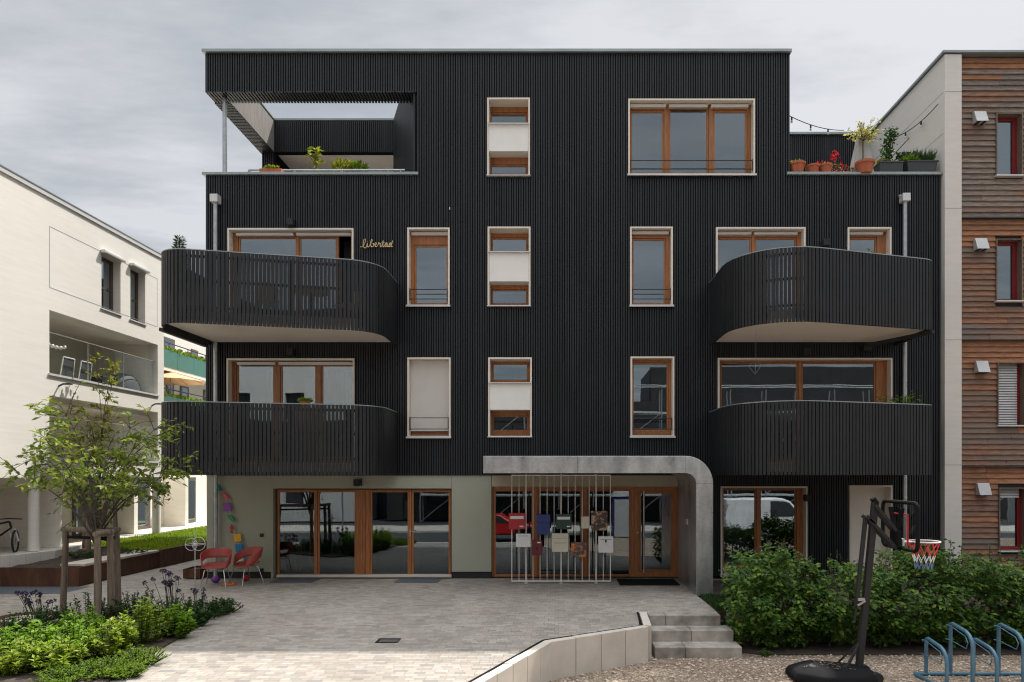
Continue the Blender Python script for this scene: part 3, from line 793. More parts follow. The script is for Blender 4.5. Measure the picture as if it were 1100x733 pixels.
# wall lamps
for u, v in ((312,239),(312,378),(887,261),(866,378),(384,518.5),(867.5,535)):
    x, z = X(u,15.88), Z(v,15.88)
    p = MB(); p.box(x-.075, x+.075, -.19, -.042 if v != 518.5 else -.001, z-.075, z+.075)
    p.box(x-.05, x+.05, -.17, -.06, z-.085, z-.076)
    p.build('wall_lamp', M['plinth'], BL, bevel=.01)
# sockets on the green panel
for u, v in ((281.5,575),(281.5,612.5)):
    x, z = X(u), Z(v); p = MB(); p.box(x-.04, x+.04, -.03, -.001, z-.04, z+.04); p.box(x-.022, x+.022, -.036, -.031, z-.022, z+.022); p.build('socket', M['plinth'], BL, bevel=.005)
b = MB(); b.box(X(483), X(484), -.075, -.045, Z(226.5), Z(224)); b.build('wall_sensor', M['sill'], BL)

# ------------------------------------------------------------------ hand-lettered sign
sg = thing('lettering_sign', 'small golden handwritten word sign on the black wall above left balcony', 'sign', ((X(386,15.9)+X(422,15.9))/2, -.1, Z(266,15.9)))
L1 = [(-.7,.05),(-.2,.1),(.3,.9),(.55,1.7),(.4,2.15),(.1,1.8),(.0,.5),(.2,-.15),(.6,-.2),(.85,.4),(1.0,1.0),(1.0,.2),(1.2,0),(1.5,.3),(1.8,1.0),(2.1,1.7),(1.95,1.95),(1.8,1.4),(1.8,.3),(2.05,0),(2.4,.25),(2.45,.75),(2.25,.9),
      (2.65,.65),(3.0,.7),(3.1,.95),(2.9,1.05),(2.75,.6),(2.95,.05),(3.3,.25),(3.6,.95),(3.65,1.2),(3.75,.9),(4.0,.92),(3.98,.25),(4.15,.0),(4.4,.4),(4.7,1.7),(4.62,.3),(4.8,0),(5.1,.4),(5.55,.95),(5.25,1.0),(5.1,.4),(5.25,.02),(5.5,.4),(5.65,1.0),(5.6,.2),(5.8,0),
      (6.1,.4),(6.55,.95),(6.25,1.0),(6.08,.4),(6.25,.02),(6.55,.5),(6.95,1.75),(6.7,.8),(6.65,.1),(6.95,.15)]
def spline(P, k=5):
    o = []
    for i in range(len(P)-1):
        a, b_, c, d = (Vector(P[max(i-1,0)]), Vector(P[i]), Vector(P[i+1]), Vector(P[min(i+2,len(P)-1)]))
        for j in range(k):
            t = j/k; o.append(.5*((2*b_)+(c-a)*t+(2*a-5*b_+4*c-d)*t*t+(3*b_-a-3*c+d)*t**3))
    o.append(Vector(P[-1])); return o
sx = (X(422,15.9)-X(387,15.9))/7.65; x0 = X(387,15.9)+.7*sx; z0 = Z(265.5,15.9)
b = MB(); b.tube([(x0+p.x*sx, -.1, z0+p.y*.085) for p in spline(L1)], .0105, 6)
b.tube([(x0+4.3*sx,-.105,z0+1.15*.085),(x0+5.0*sx,-.105,z0+1.2*.085)], .009, 6)
b.tube([(x0+1.03*sx,-.1,z0+1.4*.085),(x0+1.06*sx,-.1,z0+1.5*.085)], .013, 6)
b.build('lettering', M['gold'], sg, smooth=True)
# ================================================================== ground
b = MB(); b.prism([(-400,-400),(400,-400),(400,400),(-400,400)], -1.6, -1.10); struct('ground', b, M['asphalt'])
GZ = -.54
# forecourt at entrance level, folded front edge held by concrete blocks
FC = [(-10.4,20),(-10.4,-1.15),(-14,-1.15),(-40,-1.15),(-40,-8.12),(-1.05,-8.12),(-.2,-5.99),(1.30,-5.02),(1.38,-3.92),(2.80,-3.86),(2.76,-.045),(XR,-.045),(XR,0.28),(XR,20)]
b = MB(); b.prism(FC, -1.1, 0.0); struct('forecourt', b, M['paving'])
b = MB(); b.prism([(3.2,-.05),(3.2,-2.1),(2.81,-2.3),(2.83,-3.75),(14,-3.75),(14,-.05)], -1.1, -.03); struct('planting_strip', b, M['soil'])
b = MB(); b.prism([(-1.6,-16),(-1.05,-8.2),(-.2,-6.15),(1.4,-5.15),(1.4,-4.1),(3.0,-4.1),(3.0,-4.0),(30,-4.0),(30,-16)], -1.099, GZ); struct('gravel', b, M['gravel'])
b = MB(); b.prism([(3.02,-4.6),(3.4,-4.75),(14,-4.72),(14,-3.9),(3.02,-3.9)], GZ-.2, GZ+.02); struct('soil_strip', b, M['soil'])
# loose stones over the gravel sheet
b = MB()
for i in range(9500):
    y = -rnd.uniform(4.75, 8.9); x = rnd.uniform(-1.0, 9.5)
    if y > -6.15 and x < 1.42 + (0 if y > -5.2 else -( -y-5.15)*1.55): continue
    if x < -.2+(y+6.1)*.4: continue
    r = rnd.uniform(.010,.026); a = rnd.uniform(0,6.28)
    c = Vector((x,y,GZ+r*.3)); ax = Vector((math.cos(a),math.sin(a),0)); ay = Vector((-math.sin(a),math.cos(a),0))
    k = len(b.v); b.v += [tuple(c+ax*r*1.3), tuple(c+ay*r), tuple(c-ax*r*1.2), tuple(c-ay*r*.9), tuple(c+Vector((0,0,r*.8)))]
    b.f += [(k,k+1,k+4),(k+1,k+2,k+4),(k+2,k+3,k+4),(k+3,k,k+4)]; b.m += [0]*4
tag(b.build('loose_gravel', M['pebble']), 'small loose beige stones scattered over the gravel', 'gravel', kind='stuff')
# street front kerb below the forecourt
b = MB()
for i in range(24): b.box(-1.1-i*1.0, -1.1-(i+1)*1.0+.006, -8.26, -8.125, -1.1, .012)
struct('front_kerb', b, M['concrete'], bevel=.01)
# concrete retaining blocks
rw = thing('retaining_wall', 'pale concrete block wall edging the paved forecourt beside the steps', 'wall', (.3,-5.8,GZ))
edge = [Vector((-1.62,-9.6,0)), Vector((-1.03,-8.05,0)), Vector((-.2,-5.99,0)), Vector((1.36,-5.02,0)), Vector((1.42,-3.94,0))]
def blocks(a, c, n, cut0=0, cut1=0):
    d = (c-a); L_ = d.length; d.normalize(); nrm = Vector((d.y,-d.x,0))
    for i in range(n):
        p, q = a+d*(L_*i/n+.004), a+d*(L_*(i+1)/n-.004)
        m_ = MB(); m_.prism([(p.x,p.y),(q.x,q.y),(q.x+nrm.x*.13,q.y+nrm.y*.13),(p.x+nrm.x*.13,p.y+nrm.y*.13)], GZ-.3, .015+rnd.uniform(-.004,.004))
        m_.build('concrete_block', M['concrete'], rw, bevel=.008)
blocks(edge[0],edge[1],3); blocks(edge[1],edge[2],5); blocks(edge[2],edge[3],4); blocks(edge[3],edge[4],1)
b = MB()
for a,c in ((edge[1],edge[2]),(edge[2],edge[3]),(edge[3],edge[4])):
    d=(c-a).normalized(); nrm=Vector((-d.y,d.x,0)); b.bar(a+nrm*.03+Vector((0,0,.006)), c+nrm*.03+Vector((0,0,.006)), .03, .012)
b.build('drain_strip', M['rubber'], rw)
# three steps
st = thing('entrance_steps', 'three weathered concrete steps between block wall and hedge', 'steps', (2.2,-4.2,GZ))
for (y0,y1,z,x1,spl) in ((-4.18,-3.87,.004,2.80,(1.85,)),(-4.55,-3.88,-.175,2.93,(2.22,)),(-4.93,-3.89,-.36,2.97,(2.05,))):
    xs = [1.555 if y0<-4.2 else 1.555]+list(spl)+[x1]
    for a,c in zip(xs,xs[1:]):
        m_ = MB(); m_.box(a+.003,c-.003,y0,y1 if z>-.1 else y0+.40,GZ-.2,z); m_.build('step', M['concrete_dark'], st, bevel=.012)
# low concrete wall behind the hedge
lw = MB()
for i in range(6): lw.box(2.99+i*2.0, 4.985+i*2.0, -3.88, -3.76, GZ-.2, .01)
tag(lw.build('low_wall', M['concrete_dark'], bevel=.01), 'low concrete wall behind the hedge, right of the steps', 'wall')
# ---------------------------------------------------------------- details on the paving
def mat_thing(x0,x1,y0,y1,label,m='rubber'):
    o = MB(); o.box(x0,x1,y0,y1,.002,.018); tag(o.build('doormat', M[m], bevel=.004), label, 'doormat', 'doormats on the forecourt')
mat_thing(X(665,15.2), X(729,15.2), -1.0, -.12, 'large black doormat at the entrance door')
mat_thing(X(296,15.7), X(340,15.7), -.62, -.08, 'grey blue doormat at the left glazed door near the chairs', 'bluemat')
mat_thing(X(426,15.6), X(472,15.6), -.62, -.08, 'grey blue doormat at the right glazed door beside green wall panel', 'bluemat')
dg = thing('drain_cover', 'small dark drain grate in the shaded paving', 'drain', (X(417,10.0), Y(10.0), 0))
b = MB(); cx, cy = X(417,10.0), Y(10.0); b.panel(cx-.16,cx+.16,-.12,.12,[(cx-.14,cx+.14,-.10,.10)],0,.012)
b.v = [(x, cy+z, .014-y) for x,y,z in b.v]; b.f = [f[::-1] for f in b.f]; b.build('frame', M['darkmetal'], dg)
b = MB()
for i in range(7): b.box(cx-.135+i*.04, cx-.12+i*.04, cy-.10, cy+.10, .003, .010)
b.build('grating', M['plinth'], dg)
mh = thing('manhole_cover', 'round pale manhole cover in brown ring at left edge of path', 'manhole', (-8.95,-4.5,0))
b = MB(); b.lathe((-8.95,-4.5,.002),[(.36,0),(.36,.012)],32); b.build('lid', M['concrete'], mh, smooth=True)
b = MB(); b.ring((-8.95,-4.5,.006), .44, .05, 'z', 36, 6); b.build('ring', M['corten'], mh, smooth=True)
b = MB(); b.box(-14,-10.15,-2.05,-1.16,.001,.006); struct('pavement_slab', b, M['bluemat'])

# ---------------------------------------------------------------- left yard: corten bed, path, lawn
YZ = .65
b = MB(); b.prism([(-60,-1.05),(-12.15,-1.05),(-11.75,.0),(-12.2,2.0),(-12.4,40),(-60,40)], 0.0, YZ); struct('yard_path', b, M['paving2'])
def bedz(x, y):
    t = min(1, max(0, (x+12.2)/1.7)); z = .62 - .2*t + (0 if y > 1.6 else -.03)
    k = min(1, max(0, (y+1.0)/1.5)); return .395+(z-.395)*k
b = MB(); nx, ny = 14, 20; v0 = len(b.v)
for j in range(ny+1):
    for i in range(nx+1):
        x = -12.3+ (1.78)*i/nx; y = -1.0+2.7*j/ny; b.v.append((x, y, bedz(x,y)-.02+rnd.uniform(-.02,.02)))
for j in range(ny):
    for i in range(nx): a=j*(nx+1)+i; b.f.append((a,a+1,a+nx+2,a+nx+1)); b.m.append(0)
struct('soil_bed', b, M['soil'])
b = MB(); ny=30
for j in range(ny+1):
    for i in range(nx+1):
        x = -12.25+1.74*i/nx; y = 1.68+22*j/ny; b.v.append((x,y,bedz(x,y)))
for j in range(ny):
    for i in range(nx): a=j*(nx+1)+i; b.f.append((a,a+1,a+nx+2,a+nx+1)); b.m.append(0)
struct('lawn', b, M['lawnsoil'])
b = MB()
for i in range(15000):
    x = rnd.uniform(-12.2,-10.56); y = 1.75+ (rnd.random()**1.5)*15; z = bedz(x,y)
    b.leaf((x,y,z), (rnd.uniform(-.5,.5),rnd.uniform(-.5,.5),1), rnd.uniform(.05,.10), .22, .05)
tag(b.build('grass', M['grass']), 'sunlit short green grass of the lawn beside the white building', 'grass', kind='stuff')
cb = thing('corten_bed', 'rusty corten steel raised bed edging along the left alley', 'raised bed', (-10.5,0,0))
b = MB(); b.box(-40,-10.42,-1.12,-1.08,0,.41); b.build('front_plate', M['corten'], cb)
b = MB(); b.box(-10.46,-10.42,-1.076,1.9,0,.41); b.build('side_plate', M['corten'], cb)
b = MB(); b.prism([(-10.46,1.9),(-10.36,1.9),(-10.2,22),(-10.3,22)],0,.47); b.build('side_plate', M['corten'], cb)
b = MB(); b.box(-10.95,-10.40,-.95,1.85,.412,.47); tag(b.build('bench_slab', M['concrete'], bevel=.01), 'pale concrete bench slab lying on the corten bed edge', 'bench')

# ================================================================== white building on the left
WB = thing('white_house', 'sunlit white rendered house with recessed loggias on the left', 'building', (-13, 2, 0))
XW = -12.0; YE0, YE1 = -8.0, 4.83; RZ = 8.95
def wd(u): return F*(-XW)/(UC-u)         # distance at which a wall point shows in image column u
def wy(u): return Y(wd(u))
def wz(u, v): return CAMZ+(VC-v)/F*wd(u)
SW = []   # openings in wall plane as (y0,y1,z0,z1)
lg1 = (wy(53), wy(169.5), wz(53,401), wz(53,333)); lg2 = (wy(53), wy(169.5), wz(53,492), wz(53,425))
wa = (wy(109), wy(129.5), wz(109,331), wz(109,272)); wb = (wy(140), wy(156), wz(140,343), wz(140,286))
hol = [lg1, lg2, wa, wb]; SOF = 2.36
def yz_panel(mb, y0, y1, z0, z1, holes, x0, x1):       # wall in the yz plane facing +x; x0 outer face
    t = MB(); t.panel(y0, y1, z0, z1, holes, 0, x0-x1)
    b0 = len(mb.v); mb.v += [(x0-y, x, z) for x, y, z in t.v]; mb.f += [tuple(b0+i for i in f) for f in t.f]; mb.m += t.m
b = MB(); yz_panel(b, YE0, YE1, SOF, RZ, hol, XW, XW-.3)
b.box(XW-8, XW-.301, YE1-.3, YE1, SOF, RZ); b.build('wall', M['white'], WB)
b = MB(); b.box(XW-8, XW-.30, YE0, YE1-.3, RZ-.4, RZ-.1); b.build('roof', M['groove'], WB)
b = MB(); b.box(XW-.5, XW+.045, YE0, YE1+.045, RZ+.101, RZ+.13); b.build('roof_edge', M['coping'], WB)
b = MB(); b.box(XW-.5, XW+.035, YE0, YE1+.035, RZ, RZ+.10); b.build('roof_fascia', M['sill'], WB)
b = MB(); b.box(XW-8, XW-.302, YE0, YE1-.302, SOF, SOF+.25); b.build('overhang_soffit', M['white2'], WB)
# render panel joints
b = MB(); y0,y1 = wy(53), wy(169); zt_, zb_ = wz(53,243.5), wz(53,309); e = .012
for (a,c,d,f) in ((y0,y1,zt_,zt_+e),(y0,y1,zb_,zb_+e),(y0,y0+e,zb_+e,zt_),(y1-e,y1,zb_+e,zt_)):
    b.box(XW+.001, XW+.003, a, c, d, f)
b.build('render_joint', M['groove'], WB)
def yz_window(o, name='window', split=True):
    y0,y1,z0,z1 = o
    f = MB(); yz_panel(f, y0+.001,y1-.001,z0+.001,z1-.001,[(y0+.06,y1-.06,z0+.06,z1-.06)], XW-.2, XW-.27)
    if split: f.box(XW-.262,XW-.21,y0+.061,y1-.061,z0+(z1-z0)*.42,z0+(z1-z0)*.42+.05)
    w_ = f.build(name, M['winframe'], WB)
    g = MB(); g.box(XW-.245,XW-.235,y0+.05,y1-.05,z0+.05,z1-.05); g.build('pane', M['glass_house'], w_)
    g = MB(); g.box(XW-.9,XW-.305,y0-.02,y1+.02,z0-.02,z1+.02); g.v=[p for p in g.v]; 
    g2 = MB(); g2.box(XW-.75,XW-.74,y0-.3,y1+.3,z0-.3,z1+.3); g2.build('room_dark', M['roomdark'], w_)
    s_ = MB(); s_.box(XW-.19,XW+.035,y0-.04,y1+.04,z0-.03,z0+.0); s_.build('sill', M['sill'], w_)
    h_ = MB(); h_.box(XW+.001,XW+.13,y0-.05,y1+.05,z1-.0,z1+.09); h_.build('awning_box', M['sill'], w_, bevel=.02)
yz_window(wa); yz_window(wb)
# loggias: recessed rooms behind the openings
for k,(y0,y1,z0,z1) in enumerate((lg1,lg2)):
    b = MB(); xb = XW-1.9; zo = z0; z0 = z0-.45
    b.box(xb-.1,xb,y0-.1,y1+.1,z0-.2,z1+.2); b.box(xb,XW-.301,y0-.2,y0-.001,z0-.2,z1+.2); b.box(xb,XW-.301,y1+.001,y1+.2,z0-.2,z1+.2)
    b.box(xb,XW-.301,y0,y1,z0-.2,z0-.001); b.box(xb,XW-.301,y0,y1,z1+.001,z1+.2)
    lo = b.build('loggia', M['white2'], WB)
    f = MB(); f.box(xb+.002,xb+.06,y0+.05,y0+1.55,z0+.02,z1-.25); f.build('door_frame', M['winframe'], lo)
    f = MB(); f.box(xb+.062,xb+.07,y0+.13,y0+.75,z0+.1,z1-.35); f.box(xb+.062,xb+.07,y0+.85,y0+1.47,z0+.1,z1-.35); f.build('pane', M['glass'], lo)
    z0 = zo; f = MB()
    for i in range(3):
        a = y0+.02+(y1-y0-.04)*i/3; c = y0+.02+(y1-y0-.04)*(i+1)/3-.02; f.box(XW-.10,XW-.085,a,c,z0+.03,z0+.98)
    f.build('glass_balustrade', M['glass_clear'], lo)
    f = MB(); f.box(XW-.105,XW-.08,y0+.02,y1-.02,z0+.982,z0+1.0)
    for i in (1,2): a = y0+.02+(y1-y0-.04)*i/3-.018; f.box(XW-.104,XW-.081,a,a+.014,z0+.03,z0+.98)
    f.build('balustrade_trim', M['groove'], lo)
    f = MB(); f.box(XW-.2,XW+.04,y0-.04,y1+.04,z0-.05,z0-.002); f.build('sill', M['sill'], lo)
# wall lights
for (u,v) in ((63,415),(163,436)):
    yy, zz = wy(u), wz(u,v); p = MB(); p.tube([(XW,yy,zz),(XW+.10,yy,zz+.05),(XW+.24,yy,zz+.06)],.022,8); p.box(XW+.12,XW+.30,yy-.05,yy+.05,zz+.035,zz+.065)
    p.build('wall_light', M['darkmetal'], WB)
# arcade under the overhang
XB = -13.6
b = MB(); b.box(XB-.2,XB,YE0,32,YZ+.002,SOF+.3); b.build('arcade_wall', M['white2'], WB)
for d_, x_ in ((16.75,-12.27),(20.5,-12.7),(23.6,-12.85),(27.5,-12.85)):
    b = MB(); b.box(XB+.002,x_,Y(d_),Y(d_)+.18,YZ+.002,SOF-.002); b.build('partition_wall', M['white2'], WB)
for (u,d_) in ((36,15.9),(168,20.7)):
    b = MB(); b.tube([(X(u,d_),Y(d_),YZ+.01),(X(u,d_),Y(d_),SOF-.002)],.115,20); b.build('column', M['white'], WB, smooth=True)
for (d0_,d1_) in ((19.15,20.3),(21.9,22.75),(24.9,25.6),(27.0,27.4),(15.2,16.0)):
    b = MB(); b.box(XB+.001,XB+.05,Y(d0_),Y(d1_),YZ+.01,SOF-.03); dd0 = b.build('door', M['winframe'], WB)
    b = MB(); b.box(XB+.051,XB+.058,Y(d0_)+.09,Y(d1_)-.09,YZ+.12,SOF-.12); b.build('pane', M['glass'], dd0)
# ================================================================== house with green balconies further back
GB = thing('green_balcony_house', 'distant white house with dark green balcony panels seen through the gap', 'building', (-27,28,0))
XG = -26.2; xo_ = -24.5
b = MB(); b.box(XG-8,XG,18,48,-1,14); b.build('wall', M['white'], GB)
b = MB(); b.box(XG-8,XG+.3,18,48,14.001,14.2); b.build('roof', M['coping'], GB)
b = MB(); b.box(-22,XB-.21,5.6,32,YZ,SOF+.19); b.build('garden_wing', M['white2'], WB)
for zf in (9.25, 6.35):
    b = MB(); b.box(XG+.002,xo_,18.2,46,zf-.3,zf-.0); s_ = b.build('balcony', M['white'], GB)
    b = MB()
    for i in range(12): b.box(xo_+.002,xo_+.03,20+i*2.0,21.97+i*2.0,zf-.1,zf+1.0)
    b.build('balcony_panel', M['greenglass'], s_)
    b = MB(); b.tube([(xo_,20,zf+1.45),(xo_,46,zf+1.45)],.035,8)
    for i in range(12): b.tube([(xo_,20.5+i*2.2,zf),(xo_,20.5+i*2.2,zf+1.45)],.03,6)
    b.build('railing', M['darkmetal'], s_)
    b = MB()
    for i in range(2600):
        y = rnd.uniform(22,36); b.leaf((xo_-rnd.uniform(0.0,.3),y,zf+.9+rnd.uniform(0,.15)),(rnd.uniform(-.5,.8),rnd.uniform(-.6,.6),.8),rnd.uniform(.12,.3),.4)
    b.build('balcony_plants', M['leaf_fern'], s_)
def gy(u): return F*(-XG)/(UC-u)-D0
for (u0,u1,z0_,z1_) in ((174,187,9.3,11.6),(205,212,9.3,11.4),(193,202,6.4,8.6),(218,222,6.4,8.7),(178,186,6.4,8.6),(226,231,9.3,11.4)):
    b = MB(); b.box(XG+.001,XG+.06,gy(u0),gy(u1),z0_,z1_); w_ = b.build('window', M['winframe'], GB)
    b = MB(); b.box(XG+.061,XG+.068,gy(u0)+.2,gy(u1)-.2,z0_+.1,z1_-.1); b.build('pane', M['glass'], w_)
for u in (192,201,215): b = MB(); b.box(XG,XG+.2,gy(u)-.12,gy(u)+.12,10.9,11.05); b.build('wall_lamp', M['plinth'], GB)
cx,cy,cz = -24.7,27.6,8.98
ps = thing('parasol', 'open sand coloured parasol on the distant green balcony', 'parasol', (cx,cy,6.35))
b = MB()
rim = [(cx+2.1*math.cos(i*math.pi/4), cy+2.1*math.sin(i*math.pi/4), cz-.62) for i in range(8)]
for i in range(8): b.add([(cx,cy,cz),rim[i],rim[(i+1)%8]],[(0,1,2)])
b.build('canopy', M['orange_parasol'], ps)
b = MB(); b.tube([(cx,cy,6.36),(cx,cy,cz+.05)],.03,8)
for p in rim: b.tube([(cx,cy,cz-.02),(p[0],p[1],p[2]-.015)],.012,5)
b.build('pole', M['stake'], ps)

# ================================================================== timber clad house on the right
TB = thing('timber_house', 'weathered timber clad house with red windows on the right', 'building', (11,3,0))
TX0 = 9.32; TZ = 12.17; VY = -.02
tw = [(X(1068),X(1096),Z(190),Z(123.5)),(X(1068),X(1096),Z(324),Z(258)),(X(1069.5),X(1099),Z(457),Z(390)),(X(1071),X(1101),Z(591),Z(524))]
b = MB(); b.box(XR+.03,TX0,-.16,12,-.3,TZ-.02); b.build('party_wall', M['party'], TB)
b = MB(); 
for v in (103,227,367,500):
    z = Z(v); b.box(XR+.031,TX0-.001,-.1625,-.1605,z,z+.012)
for (v0,) in ((95,),(147,)):
    pass
for zz in (10.35, 11.3): b.box(XR+.0275,XR+.0295,-.1,12,zz,zz+.012)
b.build('render_joint', M['groove'], TB)
b = MB(); b.panel(TX0,16,-.3,TZ-.02,tw,.0,.2); b.box(TX0+.001,16,.2,12,-.3,TZ-.3) if False else None
b.build('wall', M['plinth'], TB)
b = MB(); b.box(XR-.03,16,-.2,.2,TZ,TZ+.06); b.box(XR-.03,TX0+.1,.2,12,TZ,TZ+.06); b.build('roof_edge', M['coping'], TB, bevel=.008)
b = MB(); b.box(TX0,16,.6,.7,-.3,TZ-.1); b.build('interior_wall', M['roomdark'], TB)
# lapped boards, storey by storey
b = MB(); ledges = [-.1, Z(502), Z(367), Z(236.5), TZ-.03]
for s0,s1 in zip(ledges,ledges[1:]):
    n = int(round((s1-s0-.04)/.128)); p = (s1-s0-.04)/n
    for i in range(n):
        z0_ = s0+.04+i*p; iv = [(TX0+.002,16)]
        for h in tw:
            if h[2]-.07 < z0_+p/2 < h[3]+.05: iv = sub(iv,h[0]-.005,h[1]+.01)
        cuts = []
        for a,c in iv:
            if c-a > 2.5:
                j = rnd.uniform(a+.5,a+2.0); cuts += [(a,j-.002),(j+.002,c)]
            else: cuts.append((a,c))
        for a,c in cuts:
            o_ = rnd.uniform(-.004,.004); b.cur = 2 if s0 > 8 and i < n-2 and rnd.random() < .6 else (1 if i > n-6 or (s0 < 8 and rnd.random() < .12) else 0)
            b.add([(a,-.065+o_,z0_),(c,-.065+o_,z0_),(c,-.001,z0_),(a,-.001,z0_),(a,-.028+o_,z0_+p*1.02),(c,-.028+o_,z0_+p*1.02),(c,-.001,z0_+p*1.02),(a,-.001,z0_+p*1.02)],
                  [(0,3,2,1),(4,5,6,7),(0,1,5,4),(1,2,6,5),(2,3,7,6),(3,0,4,7)])
b.cur = 0; b.build('timber_cladding', [M['timber'], M['timber_fresh'], M['timber_grey']], TB)
b = MB()
for z in ledges[1:-1]: b.box(TX0-.0,16,-.13,-.002,z-.0,z+.028)
b.build('storey_ledge', M['darkmetal'], TB)
for k,h in enumerate(tw):
    x0,x1,z0,z1 = h
    r_ = MB(); r_.panel(x0-.002,x1+.002,z0-.002,z1+.002,[(x0+.02,x1-.02,z0+.001,z1-.02)],-.09,.16); w_ = r_.build('window', M['stake'], TB)
    f = MB(); f.panel(x0+.021,x1-.021,z0+.002,z1-.021,[(x0+.08,x1-.12,z0+.08,z1-.1)],.09,.15); f.build('frame', M['redframe'], w_)
    g = MB(); g.box(x0+.075,x1-.115,.115,.125,z0+.075,z1-.095); g.build('pane', M['glass'], w_)
    s_ = MB(); s_.box(x0-.03,x1+.03,-.14,.08,z0-.035,z0-.004); s_.build('sill', M['sill'], w_)
    if k in (2,3):
        q = MB(); zz = z1-.03
        while zz > (z0 if k==2 else z1-.22): q.bar((x0+.03,.04,zz),(x1-.12,.04,zz),.012,.055,up=(0,.5,1)); zz -= .06
        q.build('blind_slats', M['ventbox'], w_)
for u,v in ((1053,125.5),(1054,262),(1055,394),(1056.5,525.5)):
    x,z = X(u,15.85),Z(v,15.85)
    q = MB(); q.add([(x-.13,-.05,z-.14),(x+.15,-.05,z-.14),(x+.15,-.05,z+.14),(x-.13,-.05,z+.14),(x-.13,-.24,z-.14),(x+.15,-.24,z-.14),(x+.15,-.13,z+.14),(x-.13,-.13,z+.14)],
        [(0,1,2,3),(4,7,6,5),(0,4,5,1),(1,5,6,2),(2,6,7,3),(3,7,4,0)][::1])
    q.f = [f[::-1] for f in q.f]
    v_ = q.build('air_vent', M['ventbox'], TB, bevel=.008)
    q = MB(); q.box(x-.1,x-.03,-.235,-.05,z-.15,z-.142); q.box(x+.04,x+.1,-.235,-.05,z-.15,z-.142); q.build('slot', M['plinth'], v_)

# ================================================================== across the street, behind the camera: what the panes mirror
b = MB(); b.box(-60,60,-14.0,-11.0,-1.099,-1.0) ; b.box(-60,60,-30.0,-25.5,-1.099,-1.0); struct('pavement', b, M['concrete'])
OB = thing('opposite_house', 'dark unfinished house across the street mirrored in the panes', 'building', (8,-36,-1))
b = MB(); ohs = [(x,x+1.6,z,z+1.7) for x in range(-10,30,4) for z in (0.2,3.2,)]
b.panel(-13,7,-1,8.0,[h for h in ohs if h[1]<6.5],-36,-35.6); b.panel(7.001,34,-1,10.6,[h for h in ohs if h[0]>7.2],-36,-35.6); b.v=[(x,-71.8-y+.2,z) for x,y,z in b.v]; b.f=[f[::-1] for f in b.f]; b.build('wall', M['darkwall'], OB)
b = MB(); b.box(-13,7,-42,-36.3,-1,7.9); b.box(7.001,34,-42,-36.3,-1,10.5); b.build('roof', M['roomdark'], OB)
SCF = thing('scaffolding', 'steel scaffolding with board decks across the street', 'scaffolding', (5,-33,-1))
b = MB()
for i in range(18):
    for y in (-34.3,-33.3): b.tube([(-10+i*2.5,y,-1),(-10+i*2.5,y,8.6)],.05,6)
for k in range(5):
    for y in (-34.3,-33.3): b.tube([(-10,y,.9+k*1.0*2),(32.5,y,.9+k*2.0)],.035,6)
for i in range(0,17,2): 
    for k in range(4): b.tube([(-10+i*2.5,-33.3,-1+2*k),(-7.5+i*2.5,-33.3,1+2*k)],.03,5)
b.build('tubes', M['steel'], SCF)
b = MB()
for k in range(4): b.box(-10,32.5,-34.3,-33.3,.95+k*2.0,1.02+k*2.0)
b.build('deck', M['sill'], SCF)
WH = thing('opposite_white_house', 'pale rendered house across the street mirrored in the left panes', 'building', (-26,-34,-1))
b = MB(); b.panel(-46,-14.2,-1,11.0,[(x,x+1.4,z,z+1.9) for x in range(-44,-16,4) for z in (.3,3.4,6.5)],-34,-33.7); b.v=[(x,-67.7-y,z) for x,y,z in b.v]; b.f=[f[::-1] for f in b.f]; b.build('wall', M['oppwhite'], WH)
b = MB(); b.box(-46,-14.2,-44,-34.1,-1,10.9); b.build('roof', M['roomdark'], WH)
# red car
def car(loc, col, van=False):
    t = thing('van' if van else 'red_car', 'white delivery van parked across the street' if van else 'red parked car across the street', 'van' if van else 'car', loc)
    lx,ly,lz = loc
    if van: prof = [(-2.6,.4),(2.3,.4),(2.5,.8),(2.35,1.15),(1.5,1.35),(.85,2.1),(.5,2.25),(-2.55,2.25),(-2.65,1.2)]
    else: prof = [(-2.1,.35),(2.15,.35),(2.2,.75),(1.95,.9),(1.0,1.0),(.35,1.42),(-1.2,1.45),(-1.95,1.0),(-2.15,.9)]
    m_ = MB(); m_.prism_xz([(lx+x,lz+z) for x,z in prof], ly-.85, ly+.85); m_.build('body', col, t, smooth=True, bevel=.08, seg=3)
    m_ = MB()
    gw = [(.75,1.3),(1.3,1.4),(.8,2.0),(.55,2.1),(-.2,2.1),(-.2,1.3)] if van else [(.85,1.0),(.3,1.36),(-1.15,1.38),(-1.7,1.02)]
    m_.prism_xz([(lx+x,lz+z) for x,z in gw], ly-.87, ly+.87); m_.build('side_window', M['roomdark'], t)
    for wx in (-1.35,1.35):
        for wy_ in (-.8,.8):
            m_ = MB(); m_.tube([(lx+wx,ly+wy_-.1,lz+.33),(lx+wx,ly+wy_+.1,lz+.33)],.33,20); w_ = m_.build('wheel', M['tyre'], t)
            m_ = MB(); m_.tube([(lx+wx,ly+wy_-.105,lz+.33),(lx+wx,ly+wy_+.105,lz+.33)],.2,14); m_.build('rim', M['steel'], w_)
car((-3.4,-20.5,-1.1), M['carred']); car((11.5,-21,-1.1), M['vanwhite'], True)
pt = thing('portable_toilet', 'blue and white portable toilet across the street', 'toilet cabin', (3.5,-21,-1.1))
b = MB(); b.box(2.9,4.0,-21.6,-20.5,-1.0,1.25); b.build('cabin', M['mailblue'], pt, bevel=.04)
b = MB(); b.box(3.0,3.9,-20.498,-20.46,-.9,1.1); b.build('door', M['sill'], pt)
b = MB(); b.prism_xz([(2.85,1.25),(4.05,1.25),(3.9,1.5),(3.0,1.5)],-21.65,-20.45); b.build('roof', M['vanwhite'], pt)
